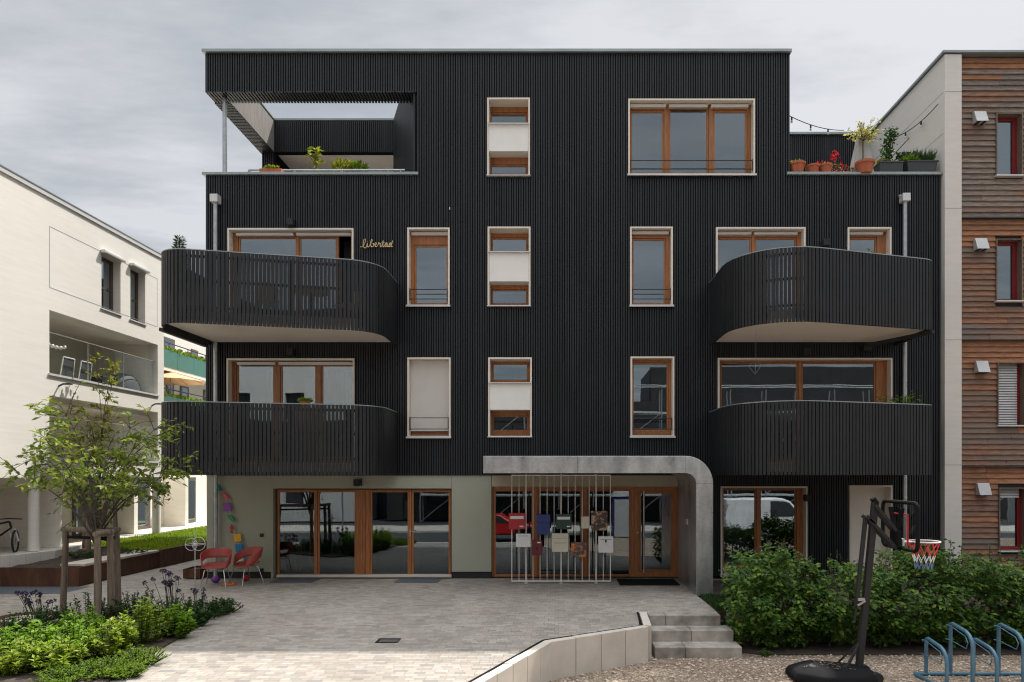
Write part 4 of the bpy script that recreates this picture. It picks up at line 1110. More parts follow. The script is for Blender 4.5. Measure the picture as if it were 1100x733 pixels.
sp_ = thing('street_sign', 'round street sign on a post mirrored in the left doors', 'sign', (-10.5,-17,-1.1))
b = MB(); b.tube([(-10.5,-17,-1.1),(-10.5,-17,2.6)],.04,8); b.build('post', M['steel'], sp_)
b = MB(); b.tube([(-10.5,-16.96,2.3),(-10.5,-16.93,2.3)],.3,24); b.build('disc', M['darkmetal'], sp_)
# ================================================================== mailbox rack in front of the entrance glazing
dr = 15.3; yr = Y(dr)
mr = thing('mailbox_rack', 'white bar grille rack standing before the entrance glazing', 'rack', (X(603,dr), yr, 0))
b = MB(); xa, xb = X(550,dr), X(655.5,dr); zt_, zb_ = Z(510.8,dr), Z(624.3,dr)
for i in range(15): b.box(xa+(xb-xa)*i/14-.006, xa+(xb-xa)*i/14+.006, yr-.008, yr+.008, zb_+.0, zt_)
b.build('bars', M['white_paint'], mr)
b = MB()
for zz in (zt_, zb_): b.box(xa-.012, xb+.012, yr-.014, yr+.014, zz-.012, zz+.012)
b.box(xa-.012, xa+.0, yr-.0135, yr+.0135, zb_, zt_); b.box(xb, xb+.012, yr-.0135, yr+.0135, zb_, zt_)
b.build('rim', M['white_paint'], mr)
for i in (2,7,12):
    x = xa+(xb-xa)*i/14; b = MB(); b.tube([(x,yr+.035,.0),(x,yr+.035,zt_+.05)],.016,8); b.lathe((x,yr+.035,.001),[(.05,0),(.05,.012)],12); b.build('post', M['white_paint'], mr, smooth=True)
    b = MB(); b.box(x-.12,x+.12,yr-.0,yr+.06,zt_+.03,zt_+.065); b.build('bracket', M['plinth'], mr)
db = 15.16; yb = Y(db)
def mailbox(u0,u1,v0,v1,mat,label,strip=None,lab=None,dep=.11,lid=None,lock=None,slot=None):
    x0,x1,z0,z1 = X(u0,db),X(u1,db),Z(v1,db),Z(v0,db)
    t = thing('mailbox', label, 'mailbox', ((x0+x1)/2, yb+.06, z0), 'mailboxes hanging on the white rack')
    m_ = MB(); m_.box(x0,x1,yb,yb+dep,z0,z1); m_.build('box', M[mat], t, bevel=.008)
    if strip:
        m_ = MB(); m_.box(x0+(x1-x0)*.1,x1-(x1-x0)*.1,yb-.006,yb-.001,z1-(z1-z0)*strip[1],z1-(z1-z0)*strip[0]); m_.build('flap', M['mailwhite'], t)
    if lab:
        m_ = MB(); a,c,e,f = lab; m_.box(x0+(x1-x0)*a,x0+(x1-x0)*c,yb-.005,yb-.001,z1-(z1-z0)*f,z1-(z1-z0)*e); m_.build('name_tag', M['mailwhite'], t)
    if lid:
        m_ = MB(); m_.box(x0-.008,x1+.008,yb-.018,yb+dep+.004,z1-(z1-z0)*lid,z1+.008); m_.build('lid', M[mat], t, bevel=.012)
    if slot:
        m_ = MB(); m_.box(x0+(x1-x0)*.14,x1-(x1-x0)*.14,yb-.004,yb-.0005,z1-(z1-z0)*slot-.008,z1-(z1-z0)*slot+.004); m_.build('slot', M['groove'], t)
    if lock:
        m_ = MB(); xc = (x0+x1)/2; zz = z1-(z1-z0)*lock; m_.tube([(xc,yb-.012,zz),(xc,yb-.001,zz)],.022,12); m_.box(xc-.012,xc+.012,yb-.01,yb-.001,zz-.04,zz-.01); m_.build('lock', M['plinth'], t)
mailbox(546.5,564.2,551.5,568.7,'red','bright red mailbox with white flap, topmost left on the rack',(.18,.36),(.66,.9,.78,.86))
mailbox(576.6,590.8,553.2,574.5,'mailblue','dark blue mailbox with lid on the white rack',lid=.38)
mailbox(597,614,552.4,568.7,'mailgreen','dark green mailbox with white flap',(.18,.36),(.7,.92,.78,.86))
mailbox(624.5,633.3,555,568,'mailbeige','smallest mailbox, plain beige, beside the dark picture box',dep=.08)
mailbox(635.2,652.6,549.5,570,'pic_dark','dark mailbox covered with a brown and pink picture',lid=.12)
mailbox(554.3,570,573.7,587.9,'mailwhite','plain white mailbox below the bright red one',lab=(.6,.85,.24,.3),slot=.15)
mailbox(571,582.6,581,596.7,'darkred','narrow dark burgundy mailbox',lab=(.5,.85,.08,.17),lock=.5)
mailbox(593,610.3,573.5,593.2,'mailbeige','large cream mailbox with a slot under its lid',lid=.26,slot=.5)
mailbox(613.3,630,583,598.7,'pic_flower','mailbox with a red and yellow floral picture front')
mailbox(642.8,658.8,576.4,594,'mailwhite','white mailbox with dark round lock, lowest right',slot=.18,lock=.27)

# ================================================================== chairs
def chair_at(root, mat_label=None):
    # shell: seat pan, and a back band that wraps round and runs down into the arms
    lx,ly,lz = 0,0,0
    b = MB(); n = 26; rows = 6
    # seat pan: rounded square bowl
    seat = []
    for j in range(rows+1):
        f = j/rows
        for i in range(n):
            a = 2*math.pi*i/n; e = 3.0
            cx_, sy_ = math.cos(a), math.sin(a); rr = (abs(cx_)**e+abs(sy_)**e)**(-1/e)
            x, y = cx_*rr*.27*f, sy_*rr*.25*f
            z = .405+.05*f**2.5 + (.03 if y > .1 else 0)*f
            if sy_ < -.4: z -= .045*f*f
            seat.append((x, y, z))
    k = len(b.v); b.v += seat
    for j in range(rows):
        for i in range(n):
            l = (i+1)%n; b.f.append((k+j*n+i,k+j*n+l,k+(j+1)*n+l,k+(j+1)*n+i)); b.m.append(0)
    m_ = 30; h = 5; k = len(b.v)
    for i in range(m_+1):
        t = -1+2*i/m_; a = R(90+t*128); s = abs(t)
        top = .79-.20*max(0,(s-.30)/.70)**1.25-.09*max(0,(s-.85)/.15); bot = .585-.175*max(0,(s-.42)/.58)**1.0
        if s > .93: bot = max(.40, bot)
        for j in range(h+1):
            f = j/h; z = bot+(top-bot)*f; lean = (z-.44)*.30*max(0,math.sin(a))
            rx = .285+.035*(z-.44)/.35; ry = .255
            b.v.append((math.cos(a)*rx, math.sin(a)*ry+lean, z))
    for i in range(m_):
        for j in range(h):
            b.f.append((k+i*(h+1)+j, k+(i+1)*(h+1)+j, k+(i+1)*(h+1)+j+1, k+i*(h+1)+j+1)); b.m.append(0)
    s = b.build('seat_shell', M['chair'], root, smooth=True, angle=70)
    so = s.modifiers.new('solid','SOLIDIFY'); so.thickness = .014; so.offset = 0
    for sx in (-1,1):
        for sy in (-1,1):
            b = MB(); b.tube([(sx*.13,sy*.10,.41),(sx*.19,sy*.17,.36),(sx*.25,sy*.26,.0)],.009,8); b.build('leg', M['chrome'], root, smooth=True)
    b = MB(); b.tube([(-.19,-.17,.36),(.19,-.17,.36)],.008,6); b.tube([(-.19,.17,.36),(.19,.17,.36)],.008,6); b.build('crossbar', M['chrome'], root)
ch = thing('shell_chair', 'coral red shell armchair nearest the downpipe and wind spinner', 'chair', (0,0,0), 'coral shell chairs by the green wall')
chair_at(ch)
copy_tree(ch, (X(264.5,15.25), Y(15.25), 0), R(-32), 'coral red shell armchair turned sideways under the coloured garland')
ch.location = (X(232,15.0), Y(15.0), 0); ch.rotation_euler = (0,0,R(14))

# garland of coloured felt shapes hanging down the green wall
ga = thing('garland', 'string of coloured paper hats and fish hanging on the green wall', 'garland', (X(240), -.05, 0))
pts = []; yg = -.06
GL = [(235,524,'teal','bell'),(241.5,533.5,'pink','tri'),(243.5,545,'violet','sq'),(247.5,557,'leafgreen','tri'),(248.3,568,'red','fish'),(254.5,578,'yellow','sq'),(256.5,589,'azure','sq'),(257,599,'mailwhite','sq')]
b = MB(); b.tube([(X(234,15.9),yg,Z(514,15.9))]+[(X(u,15.9),yg,Z(v,15.9)) for u,v,_,_ in GL],.005,5); b.build('cord', M['sill'], ga)
for u,v,c,s in GL:
    x,z = X(u,15.9),Z(v,15.9); k=.82; y0_,y1_ = yg-.035,yg-.005
    b = MB()
    if s == 'bell': b.lathe((x,yg-.03,z-.09),[(.085,0),(.075,.02),(.05,.11),(.03,.17),(.01,.19)],12)
    elif s == 'tri': b.prism_xz([(x-.11,z+.10),(x+.02,z+.09),(x+.12,z-.07),(x+.05,z-.10),(x-.05,z-.02)],y0_,y1_)
    elif s == 'fish': b.prism_xz([(x,z+.13),(x+.05,z+.05),(x+.07,z-.02),(x+.02,z-.04),(x+.04,z-.13),(x-.04,z-.12),(x-.02,z-.03),(x-.06,z+.02)],y0_,y1_)
    else: b.prism_xz([(x-.11,z+.11),(x+.10,z+.12),(x+.12,z-.10),(x-.09,z-.12)],y0_,y1_)
    b.v=[(x+(a-x)*k,y_,z+(e-z)*k) for a,y_,e in b.v]; b.build('shape', M[c], ga, bevel=.006)
def ball(u,v,d,r,m,label):
    x,z = X(u,d),r; b = MB(); b.ball((x,Y(d),r),r*1.15,r,r,14,9); return tag(b.build('toy', M[m], smooth=True), label, 'toy', 'toys lying under the chairs')
ball(231.5,627,15.35,.08,'violet','violet toy lying on the paving by the downpipe'); ball(264,624,15.6,.07,'red','red toy under the sideways coral chair')
b = MB(); x,y = X(244,15.0),Y(15.0); b.prism_xz([(x-.16,.002),(x-.05,.07),(x+.05,.03),(x+.14,.06),(x+.17,.002)],y,y+.10); tag(b.build('toy', M['orange'], bevel=.01), 'flat orange toy lying between the two chairs', 'toy', 'toys lying under the chairs')
pb = thing('corten_planter', 'low rusty planter box beside the left downpipe', 'planter', (X(213,16.2),Y(16.2),0))
b = MB(); x0,x1 = X(204,16.2),X(222,16.2); b.panel(x0,x1,0,.6,[(x0+.015,x1-.015,.015,.585)],0,.22); b.v=[(x,Y(15.9)+z,.24-y) for x,y,z in b.v]; b.f=[f[::-1] for f in b.f]; b.build('box', M['corten'], pb)
b = MB(); b.box(x0+.02,x1-.02,Y(15.9)+.02,Y(15.9)+.58,.02,.2); b.build('soil', M['soil'], pb)
# wind spinner
ws = thing('wind_spinner', 'pale metal armillary wind spinner on a thin stake in the flower bed', 'garden ornament', (X(209.5,12.4),Y(12.4),0))
cx,cy,cz = X(209.5,12.4),Y(12.4),Z(585,12.4)
b = MB(); b.tube([(cx,cy,0),(cx,cy,cz+.24)],.007,6); b.build('stake', M['chrome'], ws)
b = MB(); b.ring((cx-.07,cy,cz),.11,.0055,'y',26,5); b.ring((cx+.065,cy,cz+.01),.12,.0055,'y',26,5); b.ring((cx,cy,cz),.16,.005,'z',26,5); b.ring((cx,cy,cz-.01),.07,.005,'x',18,5); b.ball((cx,cy,cz),.028); b.build('rings', M['sill'], ws, smooth=True)

# ================================================================== plants
def curve_pts(p, q, bend, n=4):
    p,q = Vector(p),Vector(q); o = []
    for i in range(n+1):
        t = i/n; o.append(p.lerp(q,t)+Vector(bend)*math.sin(math.pi*t))
    return o
def tree(name, label, base, h_fork, crown_c, crown_r, nlimb, nleaf, leafm, leafsize, trunk_r, seed, thin=1.0, droop=.35, zmin=0):
    rnd.seed(seed); base = Vector(base); cc = Vector(crown_c)
    t = thing(name, label, 'tree', base)
    tb = MB(); fork = base+Vector((0.01,0,h_fork))
    tb.tube(curve_pts(base,fork,(.015,0,0),5),[trunk_r*(1-.05*i) for i in range(6)],10)
    cb_ = MB(); lf = MB(); tips = []
    for i in range(nlimb):
        a = 2*math.pi*i/nlimb+rnd.uniform(-.4,.4); el = rnd.uniform(.02,1.0)
        rr = crown_r[0]*math.sqrt(max(0.08,1-el*el*.9))*rnd.uniform(.75,1.1)
        tip = cc+Vector((math.cos(a)*rr,math.sin(a)*rr*crown_r[1]/crown_r[0],crown_r[2]*(el*1.9-.9)*rnd.uniform(.8,1.05)))
        st_ = base+Vector((0,0,h_fork*rnd.uniform(.8,1.05)))
        L_ = curve_pts(st_,tip,(math.cos(a)*-.10,math.sin(a)*-.10,.12+.12*rnd.random()),7)
        tb.tube(L_,[trunk_r*.40*(1-.12*k) for k in range(8)],6)
        for k in range(2,8):
            for q in range(3 if k < 7 else 4):
                b0 = L_[k]; d = Vector((rnd.gauss(0,1),rnd.gauss(0,1),rnd.gauss(.1,.6))); out = (b0-cc); out.z*=.5
                d = (d.normalized()+out.normalized()*.7).normalized(); ln = rnd.uniform(.25,.6)*crown_r[0]/1.3
                e = b0+d*ln-Vector((0,0,droop*ln*.4)); tw = curve_pts(b0,e,(0,0,.05),3)
                if e.z < zmin+.25 and rnd.random() < .8: continue
                cb_.tube(tw,[.007,.006,.004,.003],4); tips.append(tw)
    for i in range(nleaf):
        tw = tips[rnd.randrange(len(tips))]; k = rnd.uniform(.5,2.99); j = int(k); p = tw[j].lerp(tw[j+1],k-j)
        if p.z < zmin and rnd.random() < .85: continue
        if p.z < zmin+.45 and rnd.random() < .45: continue
        d = (tw[j+1]-tw[j]).normalized()*.6+Vector((rnd.gauss(0,.6),rnd.gauss(0,.6),rnd.gauss(-droop,.4)))
        lf.leaf(p+Vector((rnd.gauss(0,.012),rnd.gauss(0,.012),rnd.gauss(0,.012))),d,leafsize*rnd.uniform(.6,1.2),.5,.1,(rnd.gauss(0,.5),rnd.gauss(0,.5),1))
    tk = tb.build('trunk', M['bark'], t, smooth=True); 
    cr = lf.build('crown', M[leafm], t); cb_.build('twigs', M['bark'], cr)
    return t
TBX, TBY = X(105,11.3), Y(11.3)
tree('young_tree','young tree with airy green crown held by four stakes','%s' and (TBX,TBY,0),1.42,(TBX-.02,TBY,2.78),(1.25,1.15,.72),19,2900,'leaf_tree',.115,.048,5,droop=.12,zmin=1.65)
S2X, S2Y = X(107,17.4), Y(17.4)
tree('sapling','slim young sapling with yellow green top behind the staked tree',(S2X,S2Y,.5),1.6,(S2X+.1,S2Y,3.9),(.75,.7,1.35),9,900,'leaf_young',.13,.035,8,droop=.1)
def stakes(base, w, h, label, ring):
    x,y,z = base; t = thing('tree_stakes',label,'tree stakes',base)
    P = [(-8.45-x,Y(11.7)-y),(-7.2-x,Y(10.7)-y),(-7.22-x,Y(11.05)-y),(-7.46-x,Y(11.6)-y)] if ring else [(-w,0),(-.1,-.25),(w,.05)]
    tops = []
    for (a,c) in P:
        b = MB(); k = .93; b.tube([(x+a*1.03,y+c*1.03,z),(x+a*k,y+c*k,z+h)],[.052,.045],9); b.build('stake', M['stake'], t, smooth=True); tops.append(Vector((x+a*k,y+c*k,z+h+.02)))
    b = MB()
    if ring:
        for a,c in ((0,2),(1,2),(2,3),(0,3)): b.tube([tops[a]+(tops[a]-tops[c]).normalized()*.07,tops[c]+(tops[c]-tops[a]).normalized()*.05],.042,8)
    else:
        for a,c in ((0,1),(1,2),(0,2)): b.tube([tops[a],tops[c]],.035,8)
    b.build('rail', M['stake'], t, smooth=True)
    b = MB()
    for a in range(len(P)): b.bar(tops[a]-Vector((0,0,.13)),Vector((x,y,z+h-.10)),.012,.05)
    b.build('strap', M['rubber'], t)
stakes((TBX+.03,TBY,.0),.52,1.48,'four weathered wooden stakes with rails around the young tree',True)
stakes((S2X,S2Y,.5),.38,1.42,'dark wooden stake frame around the slim sapling behind',False)
rnd.seed(3)
def bush(label,cx,cy,r,h,nst,nleaf,mat,ls,z0=0.0,w=.5,whorl=True,group='bushes in the front flower bed',name='garden_bush'):
    t = thing(name,label,'bush',(cx,cy,z0),group); st_ = MB(); lf = MB(); per = max(4,nleaf//nst)
    for i in range(nst):
        a = rnd.uniform(0,6.28); q = math.sqrt(rnd.random()); tx,ty = math.cos(a)*q*r,math.sin(a)*q*r
        hh = h*(1-.45*q*q)*rnd.uniform(.72,1.08); p = Vector((cx+tx*.45,cy+ty*.45,z0)); e = Vector((cx+tx,cy+ty,z0+hh))
        L_ = curve_pts(p,e,(tx*.1,ty*.1,.02),4); st_.tube(L_,[.006,.006,.005,.004,.003],4)
        for k in range(per):
            u = rnd.random()**.6; f = u*3.99; j = int(f); p = L_[j].lerp(L_[j+1],f-j); an = rnd.uniform(0,6.28)
            s = ls*(1.15-.5*u)*rnd.uniform(.7,1.2); d = Vector((math.cos(an),math.sin(an),rnd.uniform(-.15,.55)+.5*(u>.92)))
            lf.leaf(p,d,s,w,.12,(math.cos(an)*-.5+rnd.gauss(0,.2),math.sin(an)*-.5+rnd.gauss(0,.2),1))
    lf.build('foliage',M[mat],t); st_.build('stems',M['leaf_dark'],t); return t
# bright large leaved bushes, nearest the camera
def at(u,d): return X(u,d),Y(d)
BB = [(28,9.1,.42,.50,'bright green bush at the left end of the bed, by the frame edge'),(75,8.9,.42,.48,'bright green leafy bush below the leftmost tree stake'),(120,9.05,.40,.52,'bright green leafy bush right below the tree trunk'),
      (152,9.75,.42,.62,'tallest bright green bush, right of the tree stakes'),(190,10.2,.33,.44,'bright green bush at the right of the bed beside the paving edge'),
      (88,9.75,.38,.50,'bright green bush between the tree stakes'),(15,8.35,.40,.40,'low bright bush in the front left corner of the bed'),(62,8.4,.35,.38,'low bright bush in front of the leafy row')]
for u,d,r,h,lb in BB: x,y = at(u,d); bush(lb,x,y,r*.86,h*1.12,34,950,rnd.choice(('leaf_bright','leaf_bright2')),.105)
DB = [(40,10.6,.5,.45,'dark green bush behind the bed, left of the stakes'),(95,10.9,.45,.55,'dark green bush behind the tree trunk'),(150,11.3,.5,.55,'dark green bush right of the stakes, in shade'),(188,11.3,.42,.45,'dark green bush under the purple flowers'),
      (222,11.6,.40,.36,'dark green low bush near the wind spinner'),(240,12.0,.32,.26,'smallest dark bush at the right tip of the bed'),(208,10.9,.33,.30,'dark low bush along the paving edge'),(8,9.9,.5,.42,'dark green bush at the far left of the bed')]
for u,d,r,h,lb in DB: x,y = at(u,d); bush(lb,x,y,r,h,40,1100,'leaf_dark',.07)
FB = [(110,8.25,.40,.22,'feathery yellow green ground plant at the paving edge, middle'),(150,8.75,.36,.22,'feathery yellow green plant beside the paved edge, right'),(75,8.05,.40,.20,'feathery yellow green plant at the bottom of the bed, left'),(135,8.2,.26,.16,'small feathery plant at the lowest paved corner')]
for u,d,r,h,lb in FB: x,y = at(u,d); bush(lb,x,y,r,h,90,1500,'leaf_fern',.05,w=.25)
# soil of the bed
b = MB(); b.prism([(-9.0,-8.1),(-5.25,-8.1),(-5.4,-7.2),(-5.55,-6.3),(-5.75,-4.9),(-6.0,-4.2),(-6.6,-3.7),(-8.2,-4.6),(-9.0,-6.5)],.001,.03); struct('flower_bed', b, M['soil'])
def allium(u,d,n,h,label):
    cx,cy = at(u,d); t = thing('allium_plant',label,'flower',(cx,cy,0),'purple flowers in the bed'); s = MB(); f = MB()
    for i in range(n):
        a = rnd.uniform(0,6.28); q = rnd.random(); e = Vector((cx+math.cos(a)*q*.42,cy+math.sin(a)*q*.3,h*rnd.uniform(.7,1.05))); s.tube(curve_pts((cx+math.cos(a)*q*.15,cy,0),e,(.03,0,0),4),.004,4)
        for k in range(26):
            dv = Vector((rnd.gauss(0,1),rnd.gauss(0,1),rnd.gauss(.2,.8))).normalized(); f.leaf(e+dv*.012,dv,.04,.55,.1)
    s.build('stems',M['leaf_dark'],t); f.build('blossoms',M['purple'],t)
allium(182,11.5,16,.78,'purple flowers on thin stems beside the wind spinner'); allium(42,10.9,15,.55,'purple flowers at the left of the stakes'); allium(205,11.9,7,.45,'few low purple flowers right below the wind spinner')
# small plants on the soil of the corten bed
for u,d,lb in ((90,16.4,'low grey green plant in the soil bed left of the bench slab'),(140,17.2,'low grey green plant in the soil bed near the lawn')):
    x,y = at(u,d); bush(lb,x,y,.4,.16,30,500,'leaf_dark',.07,z0=.42,group='low plants in the corten bed')
# ---------------------------------------------------------------- hornbeam hedge
rnd.seed(21)
hg = thing('hedge','dense dark green hedge along the right side below the black wall','hedge',(6.5,-3.9,GZ))
lf = MB(); tw = MB()
def hh(x):   # uneven top
    return .93+.16*math.sin(x*2.1+.4)+.10*math.sin(x*5.3)+.07*math.sin(x*11.7+1)+.12*max(0,(x-7.2))*.6
from mathutils import noise as mnoise
cnt = 0
while cnt < 25000:
    x = rnd.uniform(2.9,10.6); top = hh(x); f = rnd.random(); z = -.40+(top+.40)*(1-(1-f)**1.15) if False else rnd.uniform(-.42,top)
    if x < 3.25 and rnd.random() < .45: continue
    dpt = rnd.random()**1.9                       # more leaves towards the front face
    bulge = .34*mnoise.noise((x*1.3,0,z*1.5))+.24*mnoise.noise((x*3.7,2,z*3.5))
    g = mnoise.noise((x*2.4,5,z*2.6))
    if g < -.16 and rnd.random() < .82: continue   # gaps
    y = -4.72+bulge*1.0+dpt*1.2+.22*max(0,z-.3)+(.25 if z < -.15 else 0)
    a = rnd.uniform(0,6.28)
    d = Vector((math.cos(a)*.8,-.35+math.sin(a)*.6,rnd.uniform(-.75,.25)))
    lf.leaf((x,y,z),d,rnd.uniform(.07,.125),.58,.10,(rnd.gauss(0,.35),-.6+rnd.gauss(0,.3),.9)); cnt += 1
for i in range(170):                              # shoots standing out of the top
    x = rnd.uniform(3.1,10.6); y = rnd.uniform(-4.6,-3.7); z0_ = hh(x)-.15; e = Vector((x+rnd.gauss(0,.06),y+rnd.gauss(0,.06),z0_+rnd.uniform(.12,.36))); P = curve_pts((x,y,z0_-.2),e,(0,0,0),3); tw.tube(P,.004,4)
    for k in range(12):
        p = P[0].lerp(e,rnd.uniform(.3,1)); an = rnd.uniform(0,6.28); lf.leaf(p,(math.cos(an),math.sin(an),rnd.uniform(-.2,.5)),rnd.uniform(.05,.085),.55,.1)
for i in range(16):
    x = 3.2+i*.47+rnd.uniform(-.1,.1); y = -4.2+rnd.uniform(-.08,.08)
    tw.tube(curve_pts((x,y,GZ),(x+rnd.uniform(-.08,.08),y,.75),(rnd.uniform(-.04,.04),0,0),5),[.018,.016,.014,.012,.009,.005],6)
    for k in range(9):
        z = rnd.uniform(-.25,.7); s = rnd.choice((-1,1)); tw.tube(curve_pts((x,y,z),(x+s*rnd.uniform(.2,.4),y-rnd.uniform(0,.4),z+rnd.uniform(.1,.35)),(0,0,.02),3),[.007,.006,.004,.003],4)
lf.build('foliage',M['leaf_hedge'],hg); tw.build('stems',M['bark'],hg)
bush('small plant with pale blue flowers at the foot of the zinc portal',3.45,-2.9,.30,.55,26,520,'leaf_dark',.08,z0=-.03,group='plants beside the portal')
b = MB()
for i in range(90):
    a = rnd.uniform(0,6.28); q = rnd.random()*.3; b.leaf((3.42+math.cos(a)*q,-2.95+math.sin(a)*q,.35+rnd.random()*.28),(rnd.gauss(0,1),rnd.gauss(0,1),.6),.05,.7,.1)
pf = bpy.data.objects['garden_bush'] if False else None
m_,t_,b_ = nt('pale_blue_petal'); b_.inputs['Base Color'].default_value=(.22,.33,.5,1)
fb = [o for o in C.objects if o.get('label','').startswith('small plant with pale blue')][0]
b.build('blossoms',m_,fb)
b = MB()
for i in range(2600):
    x = rnd.uniform(2.84,3.5); y = rnd.uniform(-3.72,-2.2); b.leaf((x,y,-.03),(rnd.gauss(0,.4),rnd.gauss(0,.4),1),rnd.uniform(.05,.11),.2,.04)
tag(b.build('grass',M['leaf_dark']),'dark green grass strip beside the foot of the zinc portal','grass',kind='stuff')
bush('tiny green weed growing at the gravel edge below the hedge',X(822,11.2),Y(11.2),.12,.13,12,90,'leaf_hedge',.06,z0=GZ,group='weeds at the gravel edge',name='weed')

# ================================================================== basketball stand
bs = thing('basketball_stand','black portable basketball stand leaning beside the hedge with red and white net','basketball hoop',(4.4,-6.0,GZ))
b = MB()
prof = [(-.78,.0,.05,.46),(-.74,.14,.05,.44),(-.45,.21,.02,.42),(.0,.19,.0,.36),(.30,.16,.0,.30),(.42,.05,.0,.26),(.43,.0,.0,.26)]
bx,by = 3.98,-6.05; nseg = 14; k = len(b.v)
def outline(s):   # hexagonal rounded footprint scaled
    return [(-.62*s,-.22*s),(-.62*s,.22*s),(-.3*s,.46*s),(.3*s,.40*s),(.62*s,.20*s),(.62*s,-.20*s),(.3*s,-.40*s),(-.3*s,-.46*s)]
for s,z in ((1.0,.0),(1.0,.07),(.93,.13),(.72,.17),(.45,.185),(.2,.18)):
    b.v += [(bx+x,by+y,GZ+z+.02*(x<0)) for x,y in outline(s)]
for j in range(5):
    for i in range(8): l=(i+1)%8; b.f.append((k+j*8+l,k+j*8+i,k+(j+1)*8+i,k+(j+1)*8+l)); b.m.append(0)
b.f.append(tuple(k+40+i for i in range(8))[::-1]); b.m.append(0); b.f.append(tuple(k+i for i in range(8))); b.m.append(0)
bo = b.build('base',M['rubber'],bs,smooth=True,angle=55,bevel=.02,seg=3)
b = MB(); b.lathe((bx-.32,by-.05,GZ+.175),[(.06,0),(.06,.03),(.045,.04)],14); b.build('filler_cap',M['plinth'],bo)
b = MB()
for i in range(70):
    q=rnd.random()*.42; a=rnd.uniform(0,6.28); b.leaf((bx+math.cos(a)*q*1.1,by+math.sin(a)*q*.7,GZ+.19+rnd.uniform(0,.012)+.015*(math.cos(a)<0)),(rnd.gauss(0,1),rnd.gauss(0,1),.12),rnd.uniform(.02,.05),.5,.1,(0,0,1))
b.build('fallen_leaves',M['stake'],bo)
for s in (-1,1):
    b = MB(); b.tube([(bx+.55,by+s*.2-.05,GZ+.08),(bx+.55,by+s*.2+.05,GZ+.08)],.075,16); b.build('wheel',M['plinth'],bs)
p0,p1 = Vector((4.38,-6.0,GZ+.1)), Vector((4.62,-6.0,2.03))
b = MB(); b.bar(p0,p1,.09,.09,up=(0,1,0)); b.build('pole',M['plinth'],bs,bevel=.012)
b = MB(); b.bar(p1-Vector((.03,0,.0)),p1+Vector((.012,0,.03)),.10,.10,up=(0,1,0)); b.build('pole_cap',M['rubber'],bs)
q0,q1 = Vector((4.335,-6.02,.50)), Vector((4.475,-6.02,1.84))
b = MB(); b.bar(q0,q1,.055,.055,up=(0,1,0)); b.bar(q0-Vector((.02,0,.20)),q0,.03,.03,up=(0,1,0)); b.build('lift_bar',M['plinth'],bs,bevel=.008)
b = MB(); b.bar((4.34,-6.05,.62),(4.44,-6.05,.62),.05,.04); b.bar((4.34,-6.05,.53),(4.45,-6.05,.60),.03,.03); b.build('lift_handle',M['steel'],bs)
b = MB()
for yy in (-6.07,-5.93):
    b.bar((4.60,yy,1.98),(4.93,yy,1.58),.05,.03,up=(0,1,0)); b.bar((4.50,yy,1.79),(4.90,yy,1.36),.05,.03,up=(0,1,0)); b.bar((4.46,yy,1.83),(4.60,yy,1.72),.05,.03,up=(0,1,0))
b.build('arm',M['plinth'],bs,bevel=.005)
b = MB(); b.bar((4.42,-6.0,.02),(4.15,-6.1,GZ+.16),.03,.03); b.bar((4.42,-6.0,.02),(4.15,-5.8,GZ+.16),.03,.03); b.build('brace',M['plinth'],bs)
# backboard: clear sheet in a black rounded frame, seen from behind at a slant
xb_ = 4.97; bz0,bz1,by0,by1 = 1.36,2.03,-6.52,-5.50
def rr_yz(y0,y1,z0,z1,r,n=5):
    P=[]
    for cy_,cz_,a0 in ((y1-r,z1-r,0),(y0+r,z1-r,90),(y0+r,z0+r,180),(y1-r,z0+r,270)):
        for i in range(n+1): a=R(a0+90*i/n); P.append(Vector((xb_,cy_+math.cos(a)*r,cz_+math.sin(a)*r)))
    return P
b = MB(); P = rr_yz(by0,by1,bz0,bz1,.09); b.tube(P,.028,8,closed=True)
bf = b.build('backboard_frame',M['rubber'],bs,smooth=True)
b = MB(); b.add(P,[tuple(range(len(P)))]); b.build('backboard_sheet',M['plexi'],bf)
b = MB(); b.tube([(xb_-.012,-6.27,1.42),(xb_-.012,-6.27,1.86),(xb_-.012,-5.77,1.86),(xb_-.012,-5.77,1.42)],.014,6); b.build('target_square',M['red'],bf)
b = MB(); b.bar((xb_-.04,-6.17,1.95),(xb_-.04,-6.02,1.55),.06,.04); b.bar((xb_-.04,-5.83,1.95),(xb_-.04,-5.98,1.55),.06,.04); b.box(xb_-.08,xb_-.02,-6.12,-5.88,1.38,1.62); b.build('bracket',M['rubber'],bs,bevel=.006)
hc = Vector((5.33,-6.0,1.455)); hr = .215
b = MB(); b.ring(hc,hr,.011,'z',32,7); b.tube([(xb_,-6.08,1.455),(hc.x-hr+.02,-6.07,1.455)],.011,6); b.tube([(xb_,-5.92,1.455),(hc.x-hr+.02,-5.93,1.455)],.011,6); b.box(xb_,xb_+.03,-6.1,-5.9,1.40,1.50)
hoop = b.build('rim',M['net_white'],bs,smooth=True)
nn = 12; lv = [(1.0,0),(.86,.10),(.70,.20),(.58,.30),(.54,.40)]
for (k0,k1,mm) in ((0,2,'net_red'),(2,3,'net_white'),(3,4,'net_blue')):
    b = MB()
    for k in range(k0,k1):
        for i in range(nn):
            for sgn in (-.5,.5):
                a0 = 2*math.pi*(i+.5*(k%2))/nn; a1 = a0+2*math.pi*sgn/nn
                (r0,z0_),(r1,z1_) = lv[k],lv[k+1]
                b.tube([hc+Vector((math.cos(a0)*hr*r0,math.sin(a0)*hr*r0,-z0_)),hc+Vector((math.cos(a1)*hr*r1,math.sin(a1)*hr*r1,-z1_))],.0055,4)
    b.build('net',M[mm],hoop)

